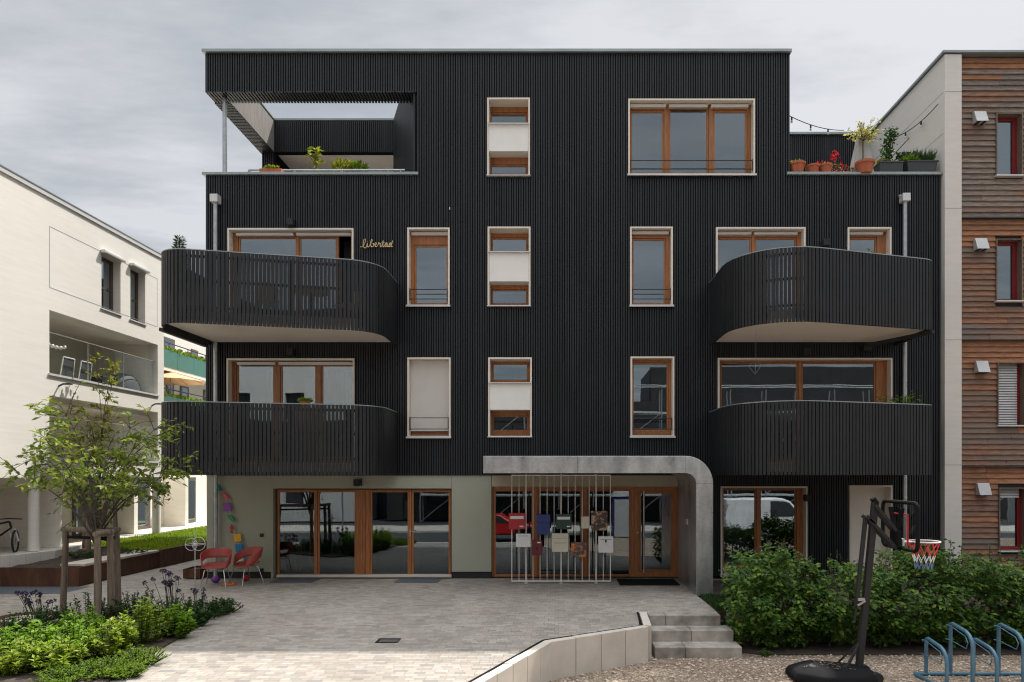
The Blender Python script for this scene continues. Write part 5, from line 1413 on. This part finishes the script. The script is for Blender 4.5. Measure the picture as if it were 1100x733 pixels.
# ================================================================== blue bicycle rack
br = thing('bicycle_rack','light blue tubular bicycle rack standing on the gravel at lower right','bicycle rack',(6.0,-6.1,GZ))
yf, yn = -5.88, -6.42
for i,(x,h) in enumerate(((5.43,.56),(5.79,.78),(6.13,.55),(6.50,.77))):
    zt_ = GZ+h; P = [(x,yf,GZ+.03),(x,yf,zt_-.06),(x,yf-.015,zt_-.015),(x,yf-.06,zt_)]
    P += [(x,yn+.16,zt_-.04),(x,yn+.08,zt_-.075),(x,yn+.02,zt_-.14),(x,yn,zt_-.22),(x,yn,GZ+.03)]
    b = MB(); b.tube(P,.027,10); hp = b.build('hoop',M['blue'],br,smooth=True,angle=60)
    b = MB(); 
    for s in (-1,): 
        b.tube([(x-.035,yf+.02,zt_-.06),(x-.06,yf+.0,zt_-.03),(x-.03,yf-.03,zt_-.03),(x-.03,yn+.12,zt_-.10),(x-.03,yn+.06,zt_-.18),(x-.03,yn+.10,zt_-.27),(x-.03,yf-.05,zt_-.24),(x-.06,yf+.02,zt_-.24)],.0075,6)
    b.build('wheel_holder',M['blue'],hp,smooth=True)
b = MB(); b.tube([(5.50,yn-.0,GZ+.03),(5.28,yn+.05,GZ+.03),(5.26,yf-.02,GZ+.03),(5.30,yf,GZ+.03),(7.5,yf,GZ+.03)],.027,10); b.tube([(5.42,yn,GZ+.032),(7.5,yn,GZ+.032)],.026,10); b.build('base_rail',M['blue'],br,smooth=True)

# ================================================================== roof terrace on the right
def pot(u,v0,v1,w,d,label,tilt=0):
    z0_ = Z(187.2,d); r = w/2/F*d; h = (v1-v0)/F*d; x = X(u,d)
    t = thing('flower_pot',label,'flower pot',(x,Y(d),z0_),'terracotta pots on the roof parapet'); b = MB()
    b.lathe((x,Y(d),z0_),[(r*.68,0),(r*.92,h*.78),(r*1.02,h*.79),(r*1.04,h),(r*.9,h),(r*.86,h*.85)],20); o = b.build('pot',M['terracotta'],t,smooth=True,angle=35)
    b = MB(); b.lathe((x,Y(d),z0_+h*.84),[(r*.86,0),(r*.5,.01)],14); b.build('soil',M['soil'],t); return t,x,Y(d),z0_+h
dq = 15.98+.1
t,x,y,z = pot(856,176,187,18,dq,'wide terracotta pot at the left end of the parapet')
def tuft(t,x,y,z,r,h,n,ls,mat,w=.3,name='plant'):
    b = MB()
    for i in range(n):
        a=rnd.uniform(0,6.28); q=math.sqrt(rnd.random()); b.leaf((x+math.cos(a)*q*r*.7,y+math.sin(a)*q*r*.5,z+rnd.random()*h*.5),(math.cos(a)*q,math.sin(a)*q,rnd.uniform(.2,1.2)),ls*rnd.uniform(.6,1.2),w,.1)
    return b.build(name,M[mat],t)
tuft(t,x,y,z-.04,.2,.10,160,.08,'leaf_fern')
t,x,y,z = pot(873,178.5,187,15,dq,'smaller empty brown pot second from left'); tuft(t,x,y,z-.05,.12,.05,40,.05,'leaf_dark')
t,x,y,z = pot(886.5,178,187,15,dq,'terracotta pot with red flowers behind, third from left'); tuft(t,x,y,z-.03,.16,.06,90,.06,'cream_leaf',.5)
t,x,y,z = pot(929,174.5,187,20,dq-.1,'big orange tilted pot before the closed parasol'); 
tt = thing('geranium','red flowering geraniums along the roof parapet','flower',(X(893,16.5),Y(16.5),9.3)); b = MB(); c_ = MB()
for i in range(330):
    u = rnd.uniform(876,918); d = rnd.uniform(16.2,16.7); v = rnd.uniform(174,186)+(4 if u>905 else 0)
    b.leaf((X(u,d),Y(d),Z(v,d)),(rnd.gauss(0,1),rnd.gauss(0,1),rnd.gauss(0,1)),.06,.7,.15) if rnd.random()<.36 else c_.leaf((X(u,d),Y(d),Z(v+2,d)),(rnd.gauss(0,1),rnd.gauss(0,1),rnd.gauss(0,1)),.07,.6,.1)
for i in range(60): b.leaf((X(895.5,16.4)+rnd.gauss(0,.05),Y(16.4)+rnd.gauss(0,.05),Z(168.5,16.4)+rnd.gauss(0,.05)),(rnd.gauss(0,1),rnd.gauss(0,1),rnd.gauss(0,1)),.05,.7,.15)
s_ = MB(); s_.tube([(X(897,16.4),Y(16.4),9.3),(X(895.5,16.4),Y(16.4),Z(169,16.4))],.006,5)
b.build('blossoms',M['flower_red'],tt); c_.build('leaves',M['leaf_dark'],tt); s_.build('stem',M['leaf_dark'],tt)
pr = thing('closed_parasol','closed pale grey parasol on the right roof terrace','parasol',(X(925.5,17.2),Y(17.2),9.24)); x,y = X(925.5,17.2),Y(17.2)
b = MB(); k=0; rows = [(Z(134,17.2),.03),(Z(142,17.2),.08),(Z(155,17.2),.13),(Z(172,17.2),.20),(Z(181,17.2),.23)]
for z,r in rows:
    for i in range(24): a=2*math.pi*i/24; rr=r*(1+.28*(i%3==0)-.12*(i%3==1)); b.v.append((x+math.cos(a)*rr,y+math.sin(a)*rr,z))
for j in range(4):
    for i in range(24): l=(i+1)%24; b.f.append((j*24+i,j*24+l,(j+1)*24+l,(j+1)*24+i)); b.m.append(0)
b.build('canopy',M['parasol'],pr,smooth=True,angle=25)
b = MB(); b.tube([(x,y,9.24),(x,y,Z(132,17.2))],.02,8); b.build('pole',M['stake'],pr)
sh = thing('variegated_shrub','cream and pink leaved shrub in front of the closed parasol top','shrub',(X(927,16.9),Y(16.9),9.3)); b = MB(); s_ = MB(); x,y = X(927,16.9),Y(16.9)
for i in range(34):
    a=rnd.uniform(0,6.28); e=Vector((x+math.cos(a)*rnd.uniform(.1,.5)+.04,y+math.sin(a)*rnd.uniform(.05,.35),Z(147,16.9)+rnd.uniform(-.12,.30)+(.15 if rnd.random()<.2 else 0))); P=curve_pts((x,y,Z(152,16.9)),e,(0,0,.08),4); s_.tube(P,.005,4)
    for k in range(10): p=P[0].lerp(e,rnd.uniform(.3,1.0))+Vector((rnd.gauss(0,.02),0,.03)); b.leaf(p,(rnd.gauss(0,1),rnd.gauss(0,1),rnd.gauss(.1,.6)),rnd.uniform(.06,.11),.4,.1)
s_.tube([(x,y,9.3),(x,y,Z(152,16.9))],.015,6); b.build('foliage',M['cream_leaf'],sh); s_.build('stem',M['bark'],sh)
def trough(u0,u1,v0,label,taper=.0):
    d=16.12; x0,x1 = X(u0,d),X(u1,d); z0_,z1_ = ZT+.066,Z(v0,d); t=thing('planter_trough',label,'planter',((x0+x1)/2,Y(d),z0_),'anthracite planters on the roof parapet')
    b=MB(); e=taper; b.add([(x0+e,.0,z0_),(x1-e,.0,z0_),(x1-e,.26,z0_),(x0+e,.26,z0_),(x0,-.03,z1_),(x1,-.03,z1_),(x1,.29,z1_),(x0,.29,z1_)],[(0,3,2,1),(4,5,6,7),(0,1,5,4),(1,2,6,5),(2,3,7,6),(3,0,4,7)])
    b.build('box',M['anthracite'],t,bevel=.012)
    b=MB(); b.box(x0-.012,x1+.012,-.042,.302,z1_-.03,z1_+.004); b.build('rim',M['anthracite'],t,bevel=.006); return t,(x0+x1)/2,.13,z1_
t,x,y,z = trough(942,967,176.5,'short square anthracite planter with yellow green plant and climber')
tuft(t,x-.12,y,z,.22,.1,140,.07,'leaf_young',.5)
t2,x2,y2,z2 = trough(971,1004,175.5,'long tapered anthracite planter with grasses',.05)
b=MB()
for i in range(420):
    q=rnd.uniform(-.34,.34); b.leaf((x2+q,y2+rnd.uniform(-.1,.1),z2),(rnd.gauss(0,.35),rnd.gauss(0,.3),1),rnd.uniform(.15,.36),.06,.03)
b.build('grasses',M['leaf_dark'],t2); tuft(t2,x2-.22,y2,z2,.28,.2,150,.10,'leaf_bright',.6,'foliage')
vn = thing('climbing_plant','dark green climber on a slanted stick above the square planter','climbing plant',(x,.2,z)); b=MB(); s_=MB()
P=curve_pts((X(953,16.2),.2,z),(X(961,16.2),.25,Z(137,16.2)),(-.06,0,0),6); s_.tube(P,.008,5); s_.tube([(X(955,16.2),.18,Z(172,16.2)),(X(976,16.2),.18,Z(149,16.2))],.012,5)
for i in range(420):
    f=rnd.random()*5.99; j=int(f); p=P[j].lerp(P[j+1],f-j)+Vector((rnd.gauss(0,.07),rnd.gauss(0,.05),rnd.gauss(0,.05))); b.leaf(p,(rnd.gauss(0,1),rnd.gauss(0,1),rnd.gauss(-.2,.6)),rnd.uniform(.05,.09),.7,.1)
for i in range(130): b.leaf((X(rnd.uniform(962,980),16.2),.18+rnd.uniform(-.1,.1),Z(rnd.uniform(166,177),16.2)),(rnd.gauss(0,1),rnd.gauss(0,1),.4),.09,.65,.1)
s_.build('stems',M['bark'],vn); b.build('foliage',M['leaf_dark'],vn)
# string of bulbs from the black wall to the party wall
sl = thing('string_lights','dark cable with small unlit bulbs strung across the roof terrace','string lights',(XU1,.6,11))
def sag(a,c,s,n=14): return [Vector(a).lerp(Vector(c),i/n)-Vector((0,0,s*4*(i/n)*(1-i/n))) for i in range(n+1)]
A,B_,D_ = (XU1,.5,Z(120,16.5)),(X(905,19.4),3.3,Z(142,19.4)),(XR-.01,2.2,Z(146,18.2)); E_=(XR+.02,-.0,Z(113,15.9))
b=MB(); c1=sag(A,B_,.12); c2=sag(B_,D_,.35); c3=sag((XR-.05,2.6,Z(150,18.6)),(XR-.04,.0,Z(112,16)),.18)
for c_ in (c1,c3): b.tube(c_,.010,5)
b.build('cable',M['plinth'],sl)
for c_ in (c1,c3):
    for i in range(2,14,4):
        p=c_[i]; b=MB(); b.tube([p,p-Vector((0,0,.09))],.022,8); q=b.build('socket',M['plinth'],sl); b=MB(); b.ball(p-Vector((0,0,.12)),.032); b.build('bulb',M['bulb'],q,smooth=True)
# ---------------------------------------------------------------- left roof terrace plants
def potplant(name,label,u,d,zb,kind):
    x,y=X(u,d),Y(d); t=thing(name,label,'potted plant',(x,y,zb),'plants on the balconies and terraces'); return t,x,y
t,x,y = potplant('window_box','long terracotta box with yellow green plants on the left roof terrace',293,16.25,9.47,0)
b=MB(); b.box(X(281,16.25),X(304.5,16.25),.12,.34,9.47,Z(183.5,16.25)); b.build('box',M['terracotta'],t,bevel=.01); tuft(t,x,.22,Z(184,16.25),.22,.1,220,.08,'leaf_young',.5)
t,x,y = potplant('potted_tree','slim potted tree with large yellow green leaves behind the terrace railing',339,17.0,9.24,0)
b=MB(); b.tube(curve_pts((x,y,9.3),(x,y,Z(166,17)),(.02,0,0),4),[.03,.028,.025,.022,.018],8); b.build('trunk',M['stake'],t,smooth=True)
b=MB(); b.lathe((x,y,9.24),[(.12,0),(.16,.28)],16); b.build('pot',M['terracotta'],t)
b=MB()
for i in range(60):
    a=rnd.uniform(0,6.28); b.leaf((x+rnd.gauss(0,.06),y+rnd.gauss(0,.05),Z(rnd.uniform(160,178),17)),(math.cos(a),math.sin(a),rnd.uniform(-.5,.5)),rnd.uniform(.12,.22),.4,.12)
b.build('crown',M['leaf_young'],t)
for (u,d,h,lb,mm) in ((367,17.0,.38,'pale green bushy potted plant on the left roof terrace','leaf_young'),(385,17.2,.3,'darker feathery potted plant on the left roof terrace','leaf_fern')):
    t,x,y = potplant('potted_plant',lb,u,d,9.24,0); b=MB(); b.lathe((x,y,9.24),[(.11,0),(.15,.25)],14); b.build('pot',M['terracotta'],t); tuft(t,x,y,Z(186,d),.30,h*1.3,300,.12,mm,.35,'foliage')
b=MB(); x,z=X(356.5,20.5),Z(177,20.5); b.box(x-.13,x+.13,3.2,3.5,z-.14,z+.14); tag(b.build('loudspeaker',M['plinth'],bevel=.01),'small black box standing on the left roof terrace','loudspeaker')
# balcony plants
t,x,y = potplant('potted_fir','small dark conifer on the left end of the upper left balcony',193,14.0,5.70,0)
b=MB(); b.lathe((x,y,5.70),[(.12,0),(.17,.35)],14); b.build('pot',M['anthracite'],t); b=MB(); b.tube([(x,y,6.0),(x,y,Z(256,14))],.015,6); b.build('trunk',M['bark'],t)
b=MB()
for i in range(900):
    f=rnd.random(); r=.22*(1-f)+.05; a=rnd.uniform(0,6.28); b.leaf((x+math.cos(a)*r*rnd.random(),y+math.sin(a)*r*rnd.random(),6.15+(Z(255,14)-6.15)*f),(math.cos(a),math.sin(a),.4),.09,.2,.05)
b.build('foliage',M['leaf_dark'],t)
t,x,y = potplant('potted_plant','small terracotta pot with green plant on the lower left balcony',327.5,14.6,3.3,0)
b=MB(); zz=Z(434,14.6); b.lathe((x,y,zz-.1),[(.08,0),(.11,.14)],14); b.build('pot',M['terracotta'],t); tuft(t,x,y,zz+.03,.17,.12,130,.07,'leaf_bright',.5,'foliage')
b=MB(); b.box(x-.3,x+.3,y-.2,y+.2,2.69,zz-.1); tag(b.build('balcony_table',M['stake'],bevel=.01),'small wooden table on the lower left balcony carrying the pot','table')
t,x,y = potplant('potted_bamboo','wide green bamboo plant at the right end of the lower right balcony',972,14.8,2.69,0)
b=MB(); b.box(x-.6,x+.35,y-.15,y+.15,2.69,3.2); b.build('box',M['anthracite'],t); b=MB(); s_=MB()
for i in range(44):
    q=rnd.uniform(-.52,.32); e=Vector((x+q+rnd.gauss(0,.08),y+rnd.uniform(-.12,.12),3.85+rnd.uniform(0,.28)*(1 if q<.1 else 1.4))); s_.tube([(x+q,y,3.2),e],.005,4)
    for k in range(16): an=rnd.uniform(0,6.28); b.leaf(Vector((x+q,y,3.5)).lerp(e,rnd.uniform(.3,1)),(math.cos(an),math.sin(an),.3),rnd.uniform(.08,.14),.2,.05)
s_.build('stems',M['leaf_dark'],t); b.build('foliage',M['leaf_fern'],t)
t,x,y = potplant('potted_plant','yellow green plant before the small upper right window',925,15.2,5.70,0)
b=MB(); b.lathe((x,y,5.7),[(.14,0),(.2,.4)],14); b.build('pot',M['terracotta'],t); b=MB()
for i in range(150): an=rnd.uniform(0,6.28); b.leaf((x+rnd.gauss(0,.16),y+rnd.gauss(0,.1),rnd.uniform(6.5,7.35)),(math.cos(an),math.sin(an),rnd.uniform(.1,.9)),rnd.uniform(.1,.18),.35,.1)
b.tube([(x,y,6.05),(x,y,7.0)],.012,5); b.build('foliage',M['leaf_young'],t)
# furniture glimpsed through the slats
def balcony_chair(x,y,z,rot,label):
    t=thing('garden_chair',label,'chair',(0,0,0),'dark garden chairs on the upper left balcony',rot)
    b=MB(); b.box(-.23,.23,-.23,.22,.43,.46); b.build('seat',M['stake'],t); b=MB(); b.box(-.22,.22,.2,.235,.55,.92); b.build('backrest',M['stake'],t)
    for sx in (-1,1):
        for sy in (-1,1): b=MB(); b.bar((sx*.2,sy*.2,0),(sx*.2,sy*.2,.43 if sy<0 else .9),.03,.03); b.build('leg',M['plinth'],t)
    t.location=(x,y,z)
balcony_chair(-6.3,-1.2,5.70,.5,'dark garden chair on the upper left balcony behind the slats, left'); balcony_chair(-4.6,-.9,5.70,-.7,'dark garden chair on the upper left balcony behind the slats, right')
bt=thing('garden_table','round dark garden table on the upper left balcony','table',(-5.4,-1.1,5.7)); b=MB(); b.tube([(-5.4,-1.1,6.40),(-5.4,-1.1,6.43)],.42,24); b.build('tabletop',M['stake'],bt); b=MB(); b.tube([(-5.4,-1.1,5.71),(-5.4,-1.1,6.4)],.03,8); b.lathe((-5.4,-1.1,5.70),[(.22,0),(.22,.02)],16); b.build('leg',M['plinth'],bt)
# hanging wire ornament under the right balcony
wo=thing('hanging_ornament','thin wire diamond ornament hanging under the upper right balcony','ornament',(X(812,14.6),Y(14.6),5.45)); b=MB(); d=14.6
D4=[(X(812,d),Y(d),Z(385,d)),(X(818,d),Y(d),Z(392.5,d)),(X(811,d),Y(d),Z(402,d)),(X(804.5,d),Y(d),Z(394,d))]
b.tube(D4,.005,4,closed=True); b.tube([D4[0],D4[2]],.004,4); b.tube([D4[0],(D4[0][0],D4[0][1],5.50)],.003,4); b.build('wire',M['steel'],wo)
# things on the white house's loggia
XL_ = XW-.5
def ly(u, x=-12.4): return F*(-x)/(UC-u)-D0
def loggia_chair(y,label):
    t=thing('folding_chair',label,'chair',(XL_,y,lg1[2]-.45),'folding chairs on the white house loggia'); z=lg1[2]-.45
    b=MB()
    for s in (-1,1): b.tube([(XL_-.3,y+s*.22,z),(XL_+.08,y+s*.22,z+.45),(XL_+.15,y+s*.2,z+1.0)],.016,6); b.tube([(XL_+.18,y+s*.22,z),(XL_-.28,y+s*.22,z+.45)],.016,6)
    b.tube([(XL_+.15,y-.2,z+1.0),(XL_+.15,y+.2,z+1.0)],.016,6); b.build('frame',M['slatwhite'],t)
    b=MB(); b.add([(XL_+.1,y-.22,z+.46),(XL_+.1,y+.22,z+.46),(XL_+.15,y+.19,z+.98),(XL_+.15,y-.19,z+.98),(XL_-.32,y-.22,z+.46),(XL_-.32,y+.22,z+.46)],[(0,1,2,3),(4,5,1,0)]); b.build('fabric',M['grill'],t)
loggia_chair(ly(72),'white framed dark folding chair, nearer one on the loggia'); loggia_chair(ly(91),'white framed dark folding chair, further one on the loggia')
b=MB(); y=ly(141); b.ball((XL_-.1,y,lg1[2]+.05),.35,.60,.50,14,9); tag(b.build('covered_grill',M['grill'],smooth=True),'grill under a dark grey cover on the white house loggia','grill')
b=MB(); y=ly(106); b.box(XL_-.1,XL_+.35,y-.22,y+.22,lg1[2]-.45,lg1[2]+.25); tag(b.build('storage_box',M['plinth'],bevel=.02),'small black box between chairs and covered grill on the loggia','box')
pl2=thing('potted_plant','thin potted plant with yellow leaves on the white house loggia','potted plant',(XL_+.3,ly(114),lg1[2]-.45)); b=MB(); y=ly(114); b.lathe((XL_+.3,y,lg1[2]-.45),[(.09,0),(.13,.25)],12); b.build('pot',M['terracotta'],pl2); tuft(pl2,XL_+.3,y,lg1[2]-.2,.18,1.7,70,.11,'leaf_young',.4)
lb_=thing('bulb_string','string of white bulbs along the loggia balustrade of the white house','string lights',(XW-.2,wy(60),lg1[2])); c_=sag((XW-.3,wy(54),lg1[2]+.95),(XW-.3,wy(84),lg1[2]+.85),.12); b=MB(); b.tube(c_,.006,4); b.build('cable',M['plinth'],lb_)
for i in range(1,14,2): b=MB(); b.ball(c_[i]-Vector((0,0,.05)),.05); b.build('bulb',M['bulb'],lb_,smooth=True)
# bicycle under the overhang
bk=thing('bicycle','dark mountain bike leaning under the overhang of the white house','bicycle',(-12.5,Y(15.6),YZ)); 
wd_=Vector((.78,.62,0)).normalized(); fc=Vector((X(16.5,15.7),Y(15.7),YZ+.34)); KB=.74; fc.z=YZ+.25; rc=fc-wd_*1.08*KB
def bring(c,m,name,r=.245,t=.022):
    b=MB(); P=[c+wd_*math.cos(2*math.pi*i/30)*r+Vector((0,0,math.sin(2*math.pi*i/30)*r)) for i in range(30)]; b.tube(P,t,6,closed=True); w_=b.build(name,M[m],bk,smooth=True)
    b=MB()
    for i in range(0,30,2): b.tube([c,P[i]],.003,3)
    b.build('spokes',M['steel'],w_)
wf_=Vector((.42,-.9,0)).normalized(); fr_=wd_; wd_=wf_; bring(fc,'tyre','wheel'); wd_=fr_; bring(rc,'tyre','wheel')
b=MB(); up=Vector((0,0,1)); hd=fc-wd_*.14*KB+up*.62*KB; hb=fc-wd_*.10*KB+up*.42*KB; bb=rc+wd_*.42*KB-up*.03; stp=rc+wd_*.27*KB+up*.46*KB
for p,q in ((hd,hb),(hb,bb),(bb,stp),(stp,hd),(rc,bb),(rc,stp)): b.tube([p,q],.022,6)
b.build('frame',M['plinth'],bk); b=MB(); b.tube([hd,hb],.02,6)
sd=wf_.cross(up)
for s in (-1,1): b.tube([hb+sd*.06*s,fc+sd*.06*s],.02,6)
b.build('fork',M['sill'],bk); b=MB(); b.tube([hd+up*.05-sd*.27-wd_*.04,hd+up*.07,hd+up*.05+sd*.27-wd_*.04],.014,6); b.build('handlebar',M['plinth'],bk)
b=MB(); b.bar(stp+up*.14-wd_*.13,stp+up*.14+wd_*.13,.1,.04); b.tube([stp,stp+up*.13],.015,6); b.build('saddle',M['plinth'],bk)
# dim poster and yellow stool just behind the left glazed door
b=MB(); y=.75; d=16.75; b.box(X(303,d),X(336,d),y,y+.03,Z(570,d),Z(543,d)); po_=thing('poster_board','brown poster board behind the left glazed door','poster',(X(320,d),y,1.2)); b.build('board',M['poster'],po_)
b=MB()
for r_,(v0,v1) in enumerate(((545,555),(558.5,567))):
    for i in range(5 if r_==0 else 8):
        x0_=306+i*(5.6 if r_==0 else 3.5); 
        b.bar((X(x0_,d),y-.003,Z(v0,d)),(X(x0_+rnd.uniform(-.6,1.2),d),y-.003,Z(v1,d)),.03,.004); b.bar((X(x0_+.4,d),y-.003,Z((v0+v1)/2+rnd.uniform(-2,2),d)),(X(x0_+2.6,d),y-.003,Z((v0+v1)/2+rnd.uniform(-3,3),d)),.03,.004)
b.build('faded_strokes',M['groove'],po_)
ys=thing('stool','yellow wooden stool behind the left glazed door','stool',(X(328,17),1.0,.03)); cx,cy=X(328,17),1.0
b=MB(); b.box(cx-.2,cx+.2,cy-.18,cy+.18,.84,.87); b.build('seat',M['yellow'],ys)
for sx in (-1,1):
    for sy in (-1,1): b=MB(); b.bar((cx+sx*.17,cy+sy*.15,.03),(cx+sx*.17,cy+sy*.15,.84),.03,.03); b.build('leg',M['yellow'],ys)

# ================================================================== camera, sky, sun
cam = bpy.data.cameras.new('camera'); co = bpy.data.objects.new('camera', cam); C.objects.link(co)
co.location = (0,-D0,CAMZ); co.rotation_euler = (R(90),0,0)
cam.sensor_width = 36; cam.sensor_fit = 'HORIZONTAL'; cam.lens = F/1100*36
cam.shift_x = (550-UC)/1100; cam.shift_y = (VC-366.5)/1100; cam.clip_end = 2000; cam.clip_start = .05
SC.camera = co
SUN = Vector((.40,.53,1.0)).normalized()
el = math.asin(SUN.z); az = math.atan2(SUN.x, SUN.y)
w = bpy.data.worlds.new('World'); SC.world = w; w.use_nodes = True; t = w.node_tree
bg = t.nodes['Background']; bg.inputs['Strength'].default_value = .1
sk = N(t,'ShaderNodeTexSky'); sk.sky_type = 'NISHITA'; sk.sun_disc = False; sk.sun_elevation = el; sk.sun_rotation = az; sk.altitude = 200; sk.dust_density = 2
tc = N(t,'ShaderNodeTexCoord'); se = N(t,'ShaderNodeSeparateXYZ'); L(t,tc.outputs['Generated'],se.inputs[0])
# thin cloud sheet at constant height: direction divided by its elevation
mz = N(t,'ShaderNodeMath',operation='MAXIMUM'); L(t,se.outputs['Z'],mz.inputs[0]); mz.inputs[1].default_value = .06
dv = N(t,'ShaderNodeVectorMath',operation='DIVIDE'); cz_ = N(t,'ShaderNodeCombineXYZ')
for i in range(3): L(t,mz.outputs[0],cz_.inputs[i])
L(t,tc.outputs['Generated'],dv.inputs[0]); L(t,cz_.outputs[0],dv.inputs[1])
mp = N(t,'ShaderNodeMapping'); mp.inputs['Scale'].default_value = (.55,1.1,1); mp.inputs['Rotation'].default_value = (0,0,R(24)); L(t,dv.outputs[0],mp.inputs['Vector'])
n1 = noise(t,mp.outputs[0],.62,8,.58); n2 = noise(t,mp.outputs[0],2.6,6,.6)
mx = N(t,'ShaderNodeMath',operation='MULTIPLY_ADD'); L(t,n2,mx.inputs[0]); mx.inputs[1].default_value = .36; L(t,n1,mx.inputs[2])
cr = ramp(t,[(.46,(2.05,2.18,2.36)),(.58,(2.75,2.86,2.98)),(.67,(3.5,3.56,3.6)),(.77,(4.5,4.5,4.5))]); L(t,mx.outputs[0],cr.inputs['Fac'])
# cloud sheet brightened overhead, above the view, as added fill for the shade
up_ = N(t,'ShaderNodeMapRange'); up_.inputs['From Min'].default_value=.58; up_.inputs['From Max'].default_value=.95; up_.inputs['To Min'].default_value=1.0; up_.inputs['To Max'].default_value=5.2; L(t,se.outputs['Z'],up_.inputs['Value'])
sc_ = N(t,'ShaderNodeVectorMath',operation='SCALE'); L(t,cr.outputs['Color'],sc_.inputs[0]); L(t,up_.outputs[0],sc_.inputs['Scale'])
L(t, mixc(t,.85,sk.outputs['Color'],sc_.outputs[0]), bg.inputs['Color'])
sun = bpy.data.lights.new('sun','SUN'); sun.energy = 3.6; sun.angle = R(.8); sun.color = (1,.955,.88)
so = bpy.data.objects.new('sun',sun); C.objects.link(so); so.rotation_euler = SUN.to_track_quat('Z','Y').to_euler(); so.location = (10,10,30)
SC.cycles.filter_width = 1.15; SC.render.engine = 'CYCLES'; SC.cycles.use_denoising = True
SC.cycles.max_bounces = 8; SC.cycles.transparent_max_bounces = 16; SC.cycles.sample_clamp_indirect = 6; SC.cycles.caustics_reflective = False; SC.cycles.caustics_refractive = False
SC.view_settings.view_transform = 'Standard'; SC.view_settings.look = 'None'; SC.view_settings.exposure = 0.75; SC.view_settings.gamma = 1; SC.view_settings.use_curve_mapping = False
